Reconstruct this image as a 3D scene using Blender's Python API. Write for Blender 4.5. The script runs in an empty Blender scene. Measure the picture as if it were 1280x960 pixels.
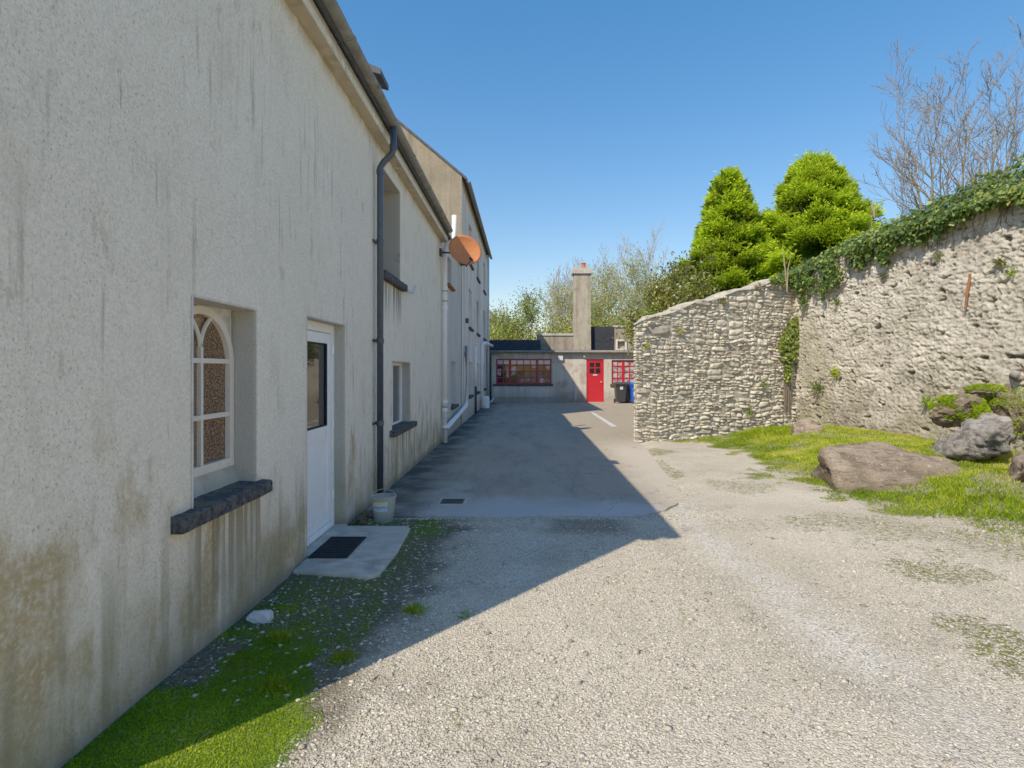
import bpy, math, random
import numpy as np
from mathutils import Vector, noise as mnoise

random.seed(7)
RNG = np.random.default_rng(7)
R = math.radians
S = bpy.context.scene
COL = S.collection

F = 680.0; CX = 655.0; CY = 462.0; CAMZ = 1.6          # lens of the photograph, in pixels of a 1280 wide frame
def at(px, py, Y):
    return Vector(((px - CX) / F * Y, Y, CAMZ - (py - CY) / F * Y))

# ------------------------------------------------------------------ node helper
class G:
    def __init__(s, name):
        s.m = bpy.data.materials.new(name); s.m.use_nodes = True
        s.t = s.m.node_tree; s.t.nodes.clear()
        s.out = s.t.nodes.new('ShaderNodeOutputMaterial')
        s.geo = None
    def n(s, typ, **kw):
        nd = s.t.nodes.new('ShaderNode' + typ)
        for k, v in kw.items():
            if k.startswith('_'): setattr(nd, k[1:], v)
            else: s.set(nd.inputs[int(k[1:]) if k[0] == 'i' and k[1:].isdigit() else k.replace('__', ' ')], v)
        return nd
    def set(s, sock, v):
        if hasattr(v, 'is_output'): s.t.links.new(v, sock)
        elif isinstance(v, bpy.types.Node): s.t.links.new(v.outputs[0], sock)
        else:
            if isinstance(v, (tuple, list)) and len(v) == 3 and sock.type == 'RGBA': v = (*v, 1)
            sock.default_value = v
    def pos(s):
        if s.geo is None: s.geo = s.n('NewGeometry')
        return s.geo.outputs['Position']
    def scaled(s, v):
        return s.n('VectorMath', _operation='MULTIPLY', i0=s.pos(), i1=v).outputs[0]
    def xyz(s):
        return s.n('SeparateXYZ', i0=s.pos()).outputs
    def noise(s, scale, detail=4, rough=.55, vec=None, dist=0):
        return s.n('TexNoise', Vector=vec or s.pos(), Scale=scale, Detail=detail, Roughness=rough, Distortion=dist).outputs[0]
    def voro(s, scale, vec=None, feature='F1', rnd=1):
        return s.n('TexVoronoi', _feature=feature, Vector=vec or s.pos(), Scale=scale, Randomness=rnd)
    def math(s, op, a, b=0.0, clamp=False):
        return s.n('Math', _operation=op, _use_clamp=clamp, i0=a, i1=b).outputs[0]
    def ms(s, v, a, b, c=0.0, d=1.0):
        return s.n('MapRange', _interpolation_type='SMOOTHSTEP', i0=v, i1=a, i2=b, i3=c, i4=d).outputs[0]
    def mix(s, f, a, b, mode='MIX'):
        nd = s.n('Mix', _data_type='RGBA', _blend_type=mode)
        s.set(nd.inputs[0], f); s.set(nd.inputs[6], a); s.set(nd.inputs[7], b)
        return nd.outputs[2]
    def ramp(s, f, stops):
        nd = s.n('ValToRGB', i0=f); cr = nd.color_ramp
        while len(cr.elements) < len(stops): cr.elements.new(.5)
        for e, (p, c) in zip(cr.elements, stops): e.position = p; e.color = (*c, 1)
        return nd.outputs[0]
    def attr(s, name):
        return s.n('Attribute', _attribute_name=name)
    def bump(s, h, dist, strength=1.0, normal=None):
        nd = s.n('Bump', Strength=strength, Distance=dist, Height=h)
        if normal is not None: s.set(nd.inputs['Normal'], normal)
        return nd.outputs[0]
    def bsdf(s, color, rough=.8, normal=None, metal=0, spec=.3, **kw):
        b = s.n('BsdfPrincipled')
        s.set(b.inputs['Base Color'], color); s.set(b.inputs['Roughness'], rough)
        s.set(b.inputs['Metallic'], metal); s.set(b.inputs['Specular IOR Level'], spec)
        if normal is not None: s.set(b.inputs['Normal'], normal)
        for k, v in kw.items(): s.set(b.inputs[k.replace('__', ' ')], v)
        s.t.links.new(b.outputs[0], s.out.inputs[0]); return s.m

M = {}
def simple(name, col, rough=.6, var=.25, scale=18, bump=.002, metal=0, spec=.3):
    g = G(name)
    n1 = g.noise(scale, 5); n2 = g.noise(scale * .15, 3)
    d = tuple(c * (1 - var) for c in col); l = tuple(min(1, c * (1 + var * .6)) for c in col)
    c = g.mix(g.ms(n2, .35, .65), g.mix(g.ms(n1, .3, .7), d, l), col)
    M[name] = g.bsdf(c, rough, g.bump(n1, bump), metal, spec)
    return M[name]

# ------------------------------------------------------------------ materials
def mat_roughcast(name, hi, lo, far=False):
    g = G(name); x, y, z = g.xyz()
    fine = g.voro(95).outputs['Distance']; grit = g.noise(120, 3, .7); mid = g.noise(34, 4, .65)
    base = g.mix(g.ms(g.noise(.9, 4), .3, .7), hi, lo)
    base = g.mix(g.ms(g.noise(6, 5, .7), .42, .7, 0, .25), base, tuple(c * .80 for c in lo))
    base = g.mix(g.ms(g.noise(75, 3, .75), .34, .62, .30, 0), base, (.30, .265, .21))
    # dark grit specks, dense in patches
    patch = g.ms(g.noise(1.6, 3), .36, .62, .35, 1)
    spk = g.math('MULTIPLY', g.ms(g.noise(1, 3, .65, g.scaled((90, 90, 62))), .58, .68), patch)
    spk = g.math('MULTIPLY', spk, g.ms(y, 10, 3.5, .25, 1))
    base = g.mix(g.math('MULTIPLY', spk, .64), base, (.22, .18, .12))
    base = g.mix(g.ms(g.noise(1, 6, .72, g.scaled((1, 2.6, 1.2))), .54, .72, 0, .3), base, (.50, .42, .27))
    base = g.mix(g.math('MULTIPLY', g.ms(g.noise(1, 6, .75, g.scaled((1, 4.5, 2.2))), .60, .68), .38), base, (.36, .27, .13))
    # short vertical streaks
    st = g.noise(1, 5, .6, g.scaled((1, 16, 1.1)))
    stm = g.math('MULTIPLY', g.ms(st, .55, .70), g.ms(g.noise(1.3, 4), .46, .60))
    base = g.mix(g.math('MULTIPLY', stm, .62), base, (.30, .26, .19))
    st2 = g.noise(1, 4, .7, g.scaled((1, 38, 2.2)))
    st2m = g.math('MULTIPLY', g.ms(st2, .60, .72), g.ms(g.noise(.9, 4, .6), .50, .62))
    base = g.mix(g.math('MULTIPLY', st2m, .7), base, (.28, .21, .11))
    eav = g.math('MULTIPLY', g.ms(z, 4.24, 4.42), g.ms(g.noise(1, 4, .6, g.scaled((1, 7, 1))), .30, .60, .2, 1))
    base = g.mix(g.math('MULTIPLY', eav, .65), base, (.40, .32, .17))
    # weathered arrises and shade painted into the reveals of the openings
    for (oy0, oy1, oz0, oz1) in ((2.982, 3.694, .835, 2.0), (4.567, 5.525, .02, 2.045), (7.5, 8.7, .75, 1.71), (6.95, 7.985, 2.84, 4.2)):
        dy = g.math('SUBTRACT', g.math('ABSOLUTE', g.math('SUBTRACT', y, (oy0+oy1)/2)), (oy1-oy0)/2)
        dz = g.math('SUBTRACT', g.math('ABSOLUTE', g.math('SUBTRACT', z, (oz0+oz1)/2)), (oz1-oz0)/2)
        ed = g.ms(g.math('ADD', g.math('MAXIMUM', dy, dz), g.math('MULTIPLY', g.noise(25, 3), .02)), .034, .010)
        base = g.mix(g.math('MULTIPLY', ed, .45), base, (.22, .20, .165))
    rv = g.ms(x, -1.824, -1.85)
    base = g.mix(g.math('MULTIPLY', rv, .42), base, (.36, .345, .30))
    # ochre algae low down, broken up and running down
    low = g.ms(z, 1.25, .1)
    n = g.noise(1, 5, .65, g.scaled((1, 3.2, 1.3)))
    rust = g.math('MULTIPLY', g.ms(g.math('ADD', g.math('ADD', n, g.math('MULTIPLY', low, .13)), g.math('MULTIPLY', g.math('MULTIPLY', g.ms(y, 2.75, 2.35), g.ms(z, 1.35, .8)), .045)), .53, .67), g.ms(z, 1.7, .9))
    rust = g.math('MULTIPLY', rust, g.math('MULTIPLY', g.ms(g.noise(40, 3, .7), .25, .6, .45, 1), g.ms(g.noise(1.45, 4, .6), .40, .58, .18, 1)))
    base = g.mix(g.math('MULTIPLY', rust, .82), base, (.40, .26, .075))
    drip = g.math('MULTIPLY', g.ms(g.noise(1, 4, .6, g.scaled((1, 9, .5))), .48, .66), g.ms(z, 1.0, .35))
    base = g.mix(g.math('MULTIPLY', drip, .62), base, (.27, .235, .13))
    green = g.math('MULTIPLY', g.ms(z, .75, .0), g.ms(g.noise(2.3, 4), .3, .6, .35, 1))
    base = g.mix(g.math('MULTIPLY', green, .72), base, (.26, .225, .12))
    foot = g.ms(z, .14, .02)
    base = g.mix(g.math('MULTIPLY', foot, .6), base, (.15, .145, .13))
    # stain under the big sill and under the upper sill
    def under(y0, y1, zt, zb, k):
        a = g.math('MULTIPLY', g.ms(y, y0 - .05, y0 + .12), g.ms(y, y1 + .12, y1 - .05))
        b = g.math('MULTIPLY', g.ms(z, zb, zt - .06), g.ms(z, zt, zt - .03))
        s_ = g.math('MULTIPLY', g.ms(g.noise(1, 4, .6, g.scaled((1, 14, .35))), .42, .58), g.math('MULTIPLY', a, b))
        return g.math('MULTIPLY', s_, k)
    base = g.mix(under(2.95, 3.8, .78, -.35, .85), base, (.24, .195, .11))
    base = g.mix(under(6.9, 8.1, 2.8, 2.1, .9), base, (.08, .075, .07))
    base = g.mix(under(7.4, 8.8, .74, .1, .7), base, (.17, .15, .08))
    h = g.math('ADD', g.math('MULTIPLY', fine, -.6), g.math('ADD', grit, mid))
    M[name] = g.bsdf(base, .95, g.bump(h, .008, .7), 0, .1)
mat_roughcast('white roughcast', (.98, .875, .705), (.94, .83, .66))

def mat_render(name, hi, lo, dark, streak, z0=0.0, tan=False):
    g = G(name); x, y, z = g.xyz()
    base = g.mix(g.ms(g.noise(1.2, 5, .65), .3, .7), hi, lo)
    st = g.noise(1, 5, .6, g.scaled((5, 5, .28)))
    base = g.mix(g.ms(st, .45, .68, 0, streak), base, dark)
    sp = g.noise(28, 4, .7)
    base = g.mix(g.ms(sp, .5, .7, 0, .4), base, tuple(c * .55 for c in lo))
    base = g.mix(g.ms(g.noise(1.9, 6, .7), .50, .66, 0, .55 if 'annex' in name or 'parapet' in name or 'chimney' in name else .15), base, tuple(c * q for c, q in zip(dark, (1.05, .80, .78))))
    base = g.mix(g.math('MULTIPLY', g.ms(z, z0 + .8, z0 + .05), .5), base, tuple(c * .55 for c in dark))
    M[name] = g.bsdf(base, .95, g.bump(g.math('ADD', sp, g.noise(70, 3)), .008), 0, .1)
mat_render('grey streaked render', (.94, .82, .70), (.82, .715, .61), (.38, .32, .27), .75)
mat_render('pale link render', (.70, .66, .58), (.60, .57, .50), (.36, .32, .26), .5)
mat_render('tan roughcast', (.33, .265, .175), (.23, .185, .12), (.13, .105, .07), .65)
mat_render('annex render', (.64, .57, .46), (.52, .465, .38), (.30, .24, .19), .45)
mat_render('parapet render', (.36, .30, .22), (.28, .23, .17), (.15, .12, .09), .6)
mat_render('chimney render', (.46, .40, .29), (.34, .29, .21), (.20, .17, .11), .6)

simple('cornice plaster', (.74, .68, .58), .9, .3, 14, .004)
simple('soffit plaster', (.50, .40, .27), .95, .35, 9, .004)
simple('reveal plaster', (.60, .565, .50), .95, .3, 12, .005)
simple('damp plaster', (.42, .39, .30), .95, .4, 9, .005)
simple('eaves board', (.22, .20, .17), .9, .5, 9, .004)
simple('gutter metal', (.19, .17, .14), .6, .45, 10, .002, 0, .4)
simple('dark pipe paint', (.045, .055, .075), .38, .3, 12, .001, 0, .5)
simple('white plastic', (.92, .90, .86), .4, .12, 5, .0006, 0, .45)
simple('grey plastic', (.55, .55, .55), .45, .2, 5, .0006, 0, .4)
simple('cream paint', (.74, .66, .55), .55, .14, 16, .0015)
simple('white frame', (.92, .90, .86), .4, .1, 14, .0006, 0, .4)
simple('slate', (.06, .062, .07), .7, .4, 7, .006)
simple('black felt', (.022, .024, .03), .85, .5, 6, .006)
simple('concrete', (.46, .41, .335), .92, .35, 7, .004)
simple('dark rubber', (.018, .018, .018), .95, .5, 120, .004)
simple('iron', (.055, .05, .045), .6, .5, 20, .002)
simple('rust', (.30, .105, .035), .85, .5, 22, .002)
simple('dish paint', (.55, .165, .045), .6, .18, 9, .0008)
simple('dish dark', (.05, .045, .05), .5, .3, 15, .001)
simple('red paint', (.52, .008, .016), .35, .1, 6, .0008, 0, .5)
simple('dark red paint', (.34, .010, .03), .45, .2, 9, .0008, 0, .4)
simple('terracotta', (.55, .13, .045), .8, .2, 12, .002)
simple('bin black', (.03, .031, .033), .5, .3, 12, .001, 0, .4)
simple('bin blue', (.015, .10, .56), .42, .18, 10, .001, 0, .45)
simple('bin mark', (.6, .6, .6), .6, .1)
simple('lamp white', (.62, .62, .58), .5, .1)
simple('sand', (.40, .30, .21), .95, .3, 60, .006)
simple('wire', (.45, .42, .34), .4, .2, 10, .0005, .6)
simple('line paint', (.55, .53, .48), .9, .45, 16, .001)
simple('white stone', (.62, .58, .56), .9, .25, 9, .006)
simple('brass', (.5, .48, .42), .35, .2, 10, .0003, .7)

def mat_sill():
    g = G('dark sill stone'); n1 = g.noise(26, 6, .75); n2 = g.noise(5, 4)
    c = g.mix(g.ms(n1, .35, .7), (.03, .029, .03), (.13, .125, .125))
    c = g.mix(g.ms(n2, .55, .75, 0, .6), c, (.10, .085, .035))
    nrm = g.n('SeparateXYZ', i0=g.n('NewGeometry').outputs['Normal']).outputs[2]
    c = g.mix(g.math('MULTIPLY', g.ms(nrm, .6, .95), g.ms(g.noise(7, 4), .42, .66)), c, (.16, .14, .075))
    M['dark sill stone'] = g.bsdf(c, .95, g.bump(n1, .012), 0, .15)
mat_sill()

def mat_bucket():
    g = G('bucket plastic')
    c = g.mix(g.ms(g.noise(14, 4), .4, .7), (.30, .33, .28), (.40, .42, .35))
    c = g.mix(g.ms(g.xyz()[2], .16, .02), c, (.17, .20, .18))
    M['bucket plastic'] = g.bsdf(c, .5, None, 0, .35)
    g = G('bucket sticker'); z = g.xyz()[2]
    c = g.ramp(g.ms(z, .13, .24), [(0, (.45, .55, .6)), (.45, (.05, .24, .42)), (.6, (.55, .6, .5)), (.85, (.62, .55, .12))])
    c = g.mix(g.ms(g.noise(60, 2), .5, .55, 0, .5), c, (.6, .62, .6))
    M['bucket sticker'] = g.bsdf(c, .4)
mat_bucket()

def mat_glass(name, col, pattern=None):
    g = G(name); c = col
    if pattern == 'curtain':     # woven brown curtain behind the glass, brick reflection painted over part of it
        x, y, z = g.xyz()
        n = g.noise(85, 3, .7); n2 = g.noise(22, 4, .6)
        c = g.mix(g.ms(n, .42, .62), (.035, .025, .028), (.36, .19, .065))
        c = g.mix(g.ms(n2, .5, .72, 0, .8), c, (.05, .04, .055))
        br = g.n('TexBrick', Vector=g.n('CombineXYZ', i0=y, i1=z, i2=0.0).outputs[0], Scale=9, i1=(.36, .21, .08), i2=(.26, .15, .06), i3=(.10, .06, .03))
        c = g.mix(g.math('MULTIPLY', g.ms(y, 3.40, 3.34), .75), c, g.mix(g.ms(n, .4, .6, 0, .6), br.outputs[0], (.05, .035, .02)))
    if pattern == 'net':         # white nets and clutter on the inside sill
        x, y, z = g.xyz()
        v = g.n('CombineXYZ', i0=x, i1=z, i2=0.0).outputs[0]
        cell = g.voro(4.2, v).outputs['Color']
        k = g.n('SeparateColor', i0=cell).outputs[0]
        c = g.mix(g.math('GREATER_THAN', k, .84), (.012, .010, .012), (.42, .38, .36))
        c = g.mix(g.ms(g.noise(9, 3, vec=v), .54, .60, 0, .7), c, (.02, .018, .02))
        c = g.mix(g.math('GREATER_THAN', z, 1.87), c, (.50, .50, .50))
    if pattern == 'blind':
        x, y, z = g.xyz()
        v = g.n('CombineXYZ', i0=x, i1=z, i2=0.0).outputs[0]
        c = g.mix(g.ms(g.noise(5, 3, vec=v), .42, .6), (.46, .44, .42), (.16, .14, .14))
    M[name] = g.bsdf(c, .03, g.bump(g.noise(3, 2), .0015), 0, .5, IOR=1.5)
mat_glass('curtain glass', None, 'curtain'); mat_glass('dark glass', (.014, .015, .017))
mat_glass('net glass', None, 'net'); mat_glass('blind glass', None, 'blind')
mat_glass('grey glass', (.075, .08, .08))

def mat_ground():
    g = G('gravel ground'); x, y, z = g.xyz()
    mk = g.attr('mask').outputs['Color']; sp = g.n('SeparateColor', i0=mk).outputs
    moss, track, dirt = sp[0], sp[1], sp[2]
    warp = g.n('VectorMath', _operation='ADD', i0=g.pos(), i1=g.n('VectorMath', _operation='SCALE', i0=g.n('TexNoise', Vector=g.pos(), Scale=30).outputs[1], Scale=.02).outputs[0]).outputs[0]
    v1 = g.voro(78, warp); v2 = g.voro(170, warp)
    k1 = g.n('SeparateColor', i0=v1.outputs['Color']).outputs[0]; k2 = g.n('SeparateColor', i0=v2.outputs['Color']).outputs[1]
    chips = g.ramp(k1, [(0, (.22, .18, .12)), (.18, (.50, .43, .31)), (.7, (.70, .61, .455)), (1, (.84, .76, .60))])
    sand = g.mix(g.ms(k2, .2, .8), (.52, .44, .31), (.74, .64, .475))
    c = g.mix(g.ms(g.noise(5, 4), .38, .64, .25, .9), sand, chips)
    c = g.mix(g.math('MULTIPLY', g.ms(v1.outputs['Distance'], .35, .75), .45), c, (.15, .125, .09))
    c = g.mix(g.ms(g.noise(.8, 4), .4, .65, 0, .35), c, (.36, .30, .22))
    tr = g.ramp(k1, [(0, (.30, .28, .245)), (.3, (.52, .49, .43)), (.75, (.66, .625, .56)), (1, (.80, .77, .70))])
    c = g.mix(g.math('MULTIPLY', track, .55), c, tr)
    pn = g.noise(1.7, 5, .65)
    c = g.mix(g.ms(pn, .47, .66, 0, .68), c, g.mix(k1, (.30, .255, .175), (.50, .44, .32)))
    c = g.mix(g.ms(g.noise(.45, 3), .45, .7, 0, .4), c, (.74, .65, .50))
    dr = g.mix(g.ms(g.noise(45, 4, .7), .35, .65), (.05, .04, .022), (.16, .13, .075))
    chipmask = g.math('GREATER_THAN', k1, .95)
    dr = g.mix(g.math('MULTIPLY', chipmask, .8), dr, (.36, .35, .33))
    c = g.mix(dirt, c, dr)
    mn = g.noise(90, 4, .75)
    mc = g.mix(g.ms(mn, .3, .7), (.055, .10, .010), (.16, .26, .022))
    mc = g.mix(g.ms(g.noise(2.2, 3), .45, .7, 0, .6), mc, (.20, .175, .045))
    mc = g.mix(g.math('MULTIPLY', g.ms(moss, .75, .45), g.ms(x, -.3, .2, 0, .8)), mc, g.mix(g.ms(mn, .35, .65), (.15, .115, .04), (.30, .25, .075)))
    mm = g.ms(g.math('ADD', moss, g.math('MULTIPLY', g.math('SUBTRACT', g.noise(16, 5, .75), .5), 1.1)), .42, .62)
    mm = g.math('MULTIPLY', mm, g.math('SUBTRACT', 1.0, g.math('MULTIPLY', g.math('GREATER_THAN', k1, .68), g.ms(moss, .9, .6, 0, .85))))
    c = g.mix(mm, c, mc)
    h = g.math('ADD', g.math('MULTIPLY', v1.outputs['Distance'], -1.0), g.math('MULTIPLY', v2.outputs['Distance'], -.4))
    h2 = g.math('ADD', h, g.math('MULTIPLY', mm, g.math('MULTIPLY', mn, 2.0)))
    M['gravel ground'] = g.bsdf(c, .95, g.bump(h2, .012, .85), 0, .15)
mat_ground()

def mat_tarmac():
    g = G('tarmac'); x, y, z = g.xyz()
    n = g.noise(110, 4, .8); big = g.noise(.55, 5, .6); m2 = g.noise(1, 5, .65, g.scaled((2.2, .5, 1)))
    c = g.mix(g.ms(n, .32, .68), (.22, .178, .13), (.50, .41, .305))
    c = g.mix(g.ms(big, .36, .62, 0, .5), c, g.mix(g.ms(n, .3, .7), (.34, .28, .205), (.54, .445, .335)))
    c = g.mix(g.ms(m2, .46, .66, 0, .5), c, (.19, .17, .14))
    c = g.mix(g.ms(g.noise(7, 6, .75), .50, .70, 0, .4), c, (.17, .15, .125))
    c = g.mix(g.ms(g.voro(160).outputs['Distance'], .18, .05, 0, .5), c, (.50, .47, .41))
    # sunlit tone painted into the dusty right side; pale laitance along the front edge
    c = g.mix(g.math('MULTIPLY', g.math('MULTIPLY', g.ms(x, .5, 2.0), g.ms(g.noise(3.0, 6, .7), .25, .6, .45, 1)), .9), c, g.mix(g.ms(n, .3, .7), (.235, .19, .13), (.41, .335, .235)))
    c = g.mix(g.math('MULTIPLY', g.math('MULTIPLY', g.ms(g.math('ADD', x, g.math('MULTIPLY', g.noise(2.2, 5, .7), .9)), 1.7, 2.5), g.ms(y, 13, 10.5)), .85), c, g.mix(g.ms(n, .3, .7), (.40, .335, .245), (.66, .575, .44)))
    edge = g.math('MULTIPLY', g.ms(g.math('ADD', y, g.math('MULTIPLY', g.noise(1.3, 4), 1.3)), 7.75, 6.75), g.math('MULTIPLY', g.ms(x, -1.5, -.9), g.ms(x, 1.9, 1.2)))
    c = g.mix(g.math('MULTIPLY', edge, .92), c, g.mix(g.ms(n, .3, .7), (.38, .37, .35), (.58, .56, .53)))
    conc = g.math('MULTIPLY', g.ms(x, -.55, -.75), g.math('MULTIPLY', g.ms(y, 7.9, 7.4), g.ms(g.noise(1.8, 5, .7), .40, .58)))
    c = g.mix(g.math('MULTIPLY', conc, .7), c, (.44, .41, .355))
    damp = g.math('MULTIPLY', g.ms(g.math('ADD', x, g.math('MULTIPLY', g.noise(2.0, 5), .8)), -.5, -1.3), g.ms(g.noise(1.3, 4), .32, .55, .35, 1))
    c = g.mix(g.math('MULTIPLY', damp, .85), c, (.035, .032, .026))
    cr = g.n('TexVoronoi', _feature='DISTANCE_TO_EDGE', Vector=g.n('VectorMath', _operation='ADD', i0=g.pos(), i1=g.n('TexNoise', Vector=g.pos(), Scale=2.5, Detail=5).outputs[1]).outputs[0], Scale=.55).outputs[0]
    c = g.mix(g.ms(cr, .006, .0, 0, .55), c, (.04, .038, .03))
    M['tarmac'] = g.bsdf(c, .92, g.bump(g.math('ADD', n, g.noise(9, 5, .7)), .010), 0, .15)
mat_tarmac()

def mat_stone(name, light, mid, grey, attr=True, spots=True):
    g = G(name); x, y, z = g.xyz()
    v = g.attr('v').outputs['Fac']
    c = g.ramp(v, [(0, grey), (.45, mid), (1, light)])
    n = g.noise(16, 6, .7); n2 = g.noise(3.0, 5, .6)
    c = g.mix(g.ms(n, .5, .72, 0, .65), c, tuple(q * .55 for q in mid))
    c = g.mix(g.ms(g.noise(48, 4, .7), .55, .72, 0, .7), c, tuple(min(.8, q * 1.45) for q in light))
    c = g.mix(g.ms(n2, .52, .75, 0, .5), c, (.20, .155, .10))
    if name == 'rough limestone':
        c = g.mix(g.math('MULTIPLY', g.ms(g.noise(.9, 5, .65), .44, .64), g.ms(z, 3.2, 1.2, .25, .8)), c, (.30, .265, .165))
        c = g.mix(g.math('MULTIPLY', g.ms(g.noise(19, 4, .75), .58, .66), .75), c, (.13, .105, .07))
        c = g.mix(g.math('MULTIPLY', g.ms(g.noise(1, 5, .7, g.scaled((1, 9, 16))), .58, .70), .5), c, (.17, .14, .09))
    if spots:
        c = g.mix(g.math('MULTIPLY', g.ms(g.noise(5, 5, .7), .62, .72), .7), c, (.15, .16, .04))
    hgt = g.math('ADD', n, g.noise(60, 4, .7))
    if 'boulder' in name:
        cr = g.n('TexVoronoi', _feature='DISTANCE_TO_EDGE', Vector=g.n('VectorMath', _operation='ADD', i0=g.scaled((1.0, 1.6, 2.6)), i1=g.n('TexNoise', Vector=g.pos(), Scale=4, Detail=5).outputs[1]).outputs[0], Scale=2.1).outputs[0]
        c = g.mix(g.ms(cr, .03, .0, 0, .30), c, (.07, .058, .042))
        c = g.mix(g.math('MULTIPLY', g.ms(g.noise(8, 6, .8), .58, .63), .8), c, (.60, .56, .47))
        c = g.mix(g.math('MULTIPLY', g.ms(z, .22, .02), .6), c, (.09, .085, .03))
        stt = g.noise(1, 5, .7, g.scaled((4, 4, 34)))
        c = g.mix(g.ms(stt, .48, .66, 0, .6), c, (.11, .085, .06))
        hgt = g.math('ADD', g.math('MULTIPLY', g.math('ADD', hgt, stt), 1.7), g.ms(cr, .0, .05, 0, .45))
    M[name] = g.bsdf(c, .95, g.bump(hgt, .016), 0, .1)
mat_stone('rubble limestone', (.80, .70, .53), (.62, .54, .40), (.34, .29, .215))
mat_stone('rough limestone', (.72, .64, .50), (.50, .435, .33), (.15, .12, .08))
mat_stone('boulder', (.44, .34, .235), (.215, .155, .10), (.09, .065, .042))
mat_stone('pale boulder', (.52, .47, .40), (.25, .225, .19), (.10, .09, .075))
mat_stone('pebbles', (.86, .78, .63), (.66, .575, .43), (.28, .225, .155), spots=False)

def mat_leaf(name, dark, mid, light, trans=.3, rough=.6, spec=.2):
    g = G(name); v = g.attr('v').outputs['Fac']
    c = g.ramp(v, [(0, dark), (.5, mid), (1, light)])
    c = g.mix(g.ms(g.noise(.9, 3), .4, .65, 0, .35), c, dark)
    b = g.n('BsdfPrincipled'); g.set(b.inputs['Base Color'], c); g.set(b.inputs['Roughness'], rough); g.set(b.inputs['Specular IOR Level'], spec)
    t = g.n('BsdfTranslucent', Color=g.mix(.5, c, light))
    mx = g.n('MixShader', i0=trans); g.t.links.new(b.outputs[0], mx.inputs[1]); g.t.links.new(t.outputs[0], mx.inputs[2])
    g.t.links.new(mx.outputs[0], g.out.inputs[0]); M[name] = g.m
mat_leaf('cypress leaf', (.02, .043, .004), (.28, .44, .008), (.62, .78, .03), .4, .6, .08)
mat_leaf('ivy leaf', (.024, .055, .010), (.10, .18, .024), (.44, .46, .08), .25, .5, .3)
mat_leaf('grass blade', (.10, .17, .004), (.33, .45, .008), (.60, .52, .09), .35, .7, .05)
mat_leaf('moss blade', (.10, .18, .012), (.24, .38, .008), (.48, .55, .03), .4, .7, .05)
mat_leaf('spring leaf', (.17, .20, .03), (.36, .39, .05), (.56, .52, .10), .4)
mat_leaf('green leaf', (.07, .12, .015), (.19, .28, .03), (.40, .45, .08), .35)
mat_leaf('shrub leaf', (.05, .07, .010), (.16, .18, .022), (.34, .30, .06), .25, .4, .4)
mat_leaf('dry stem', (.16, .12, .06), (.32, .25, .13), (.50, .42, .25), .2)
simple('bark brown', (.155, .115, .075), .95, .5, 24, .006)
simple('bark lichen', (.225, .18, .115), .95, .5, 18, .006)
simple('birch bark', (.40, .345, .25), .9, .5, 8, .005)
simple('bark reddish', (.36, .26, .21), .95, .4, 20, .005)

# ------------------------------------------------------------------ mesh helper
def norm(a): return a / np.maximum(np.linalg.norm(a, axis=-1, keepdims=True), 1e-9)

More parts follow.
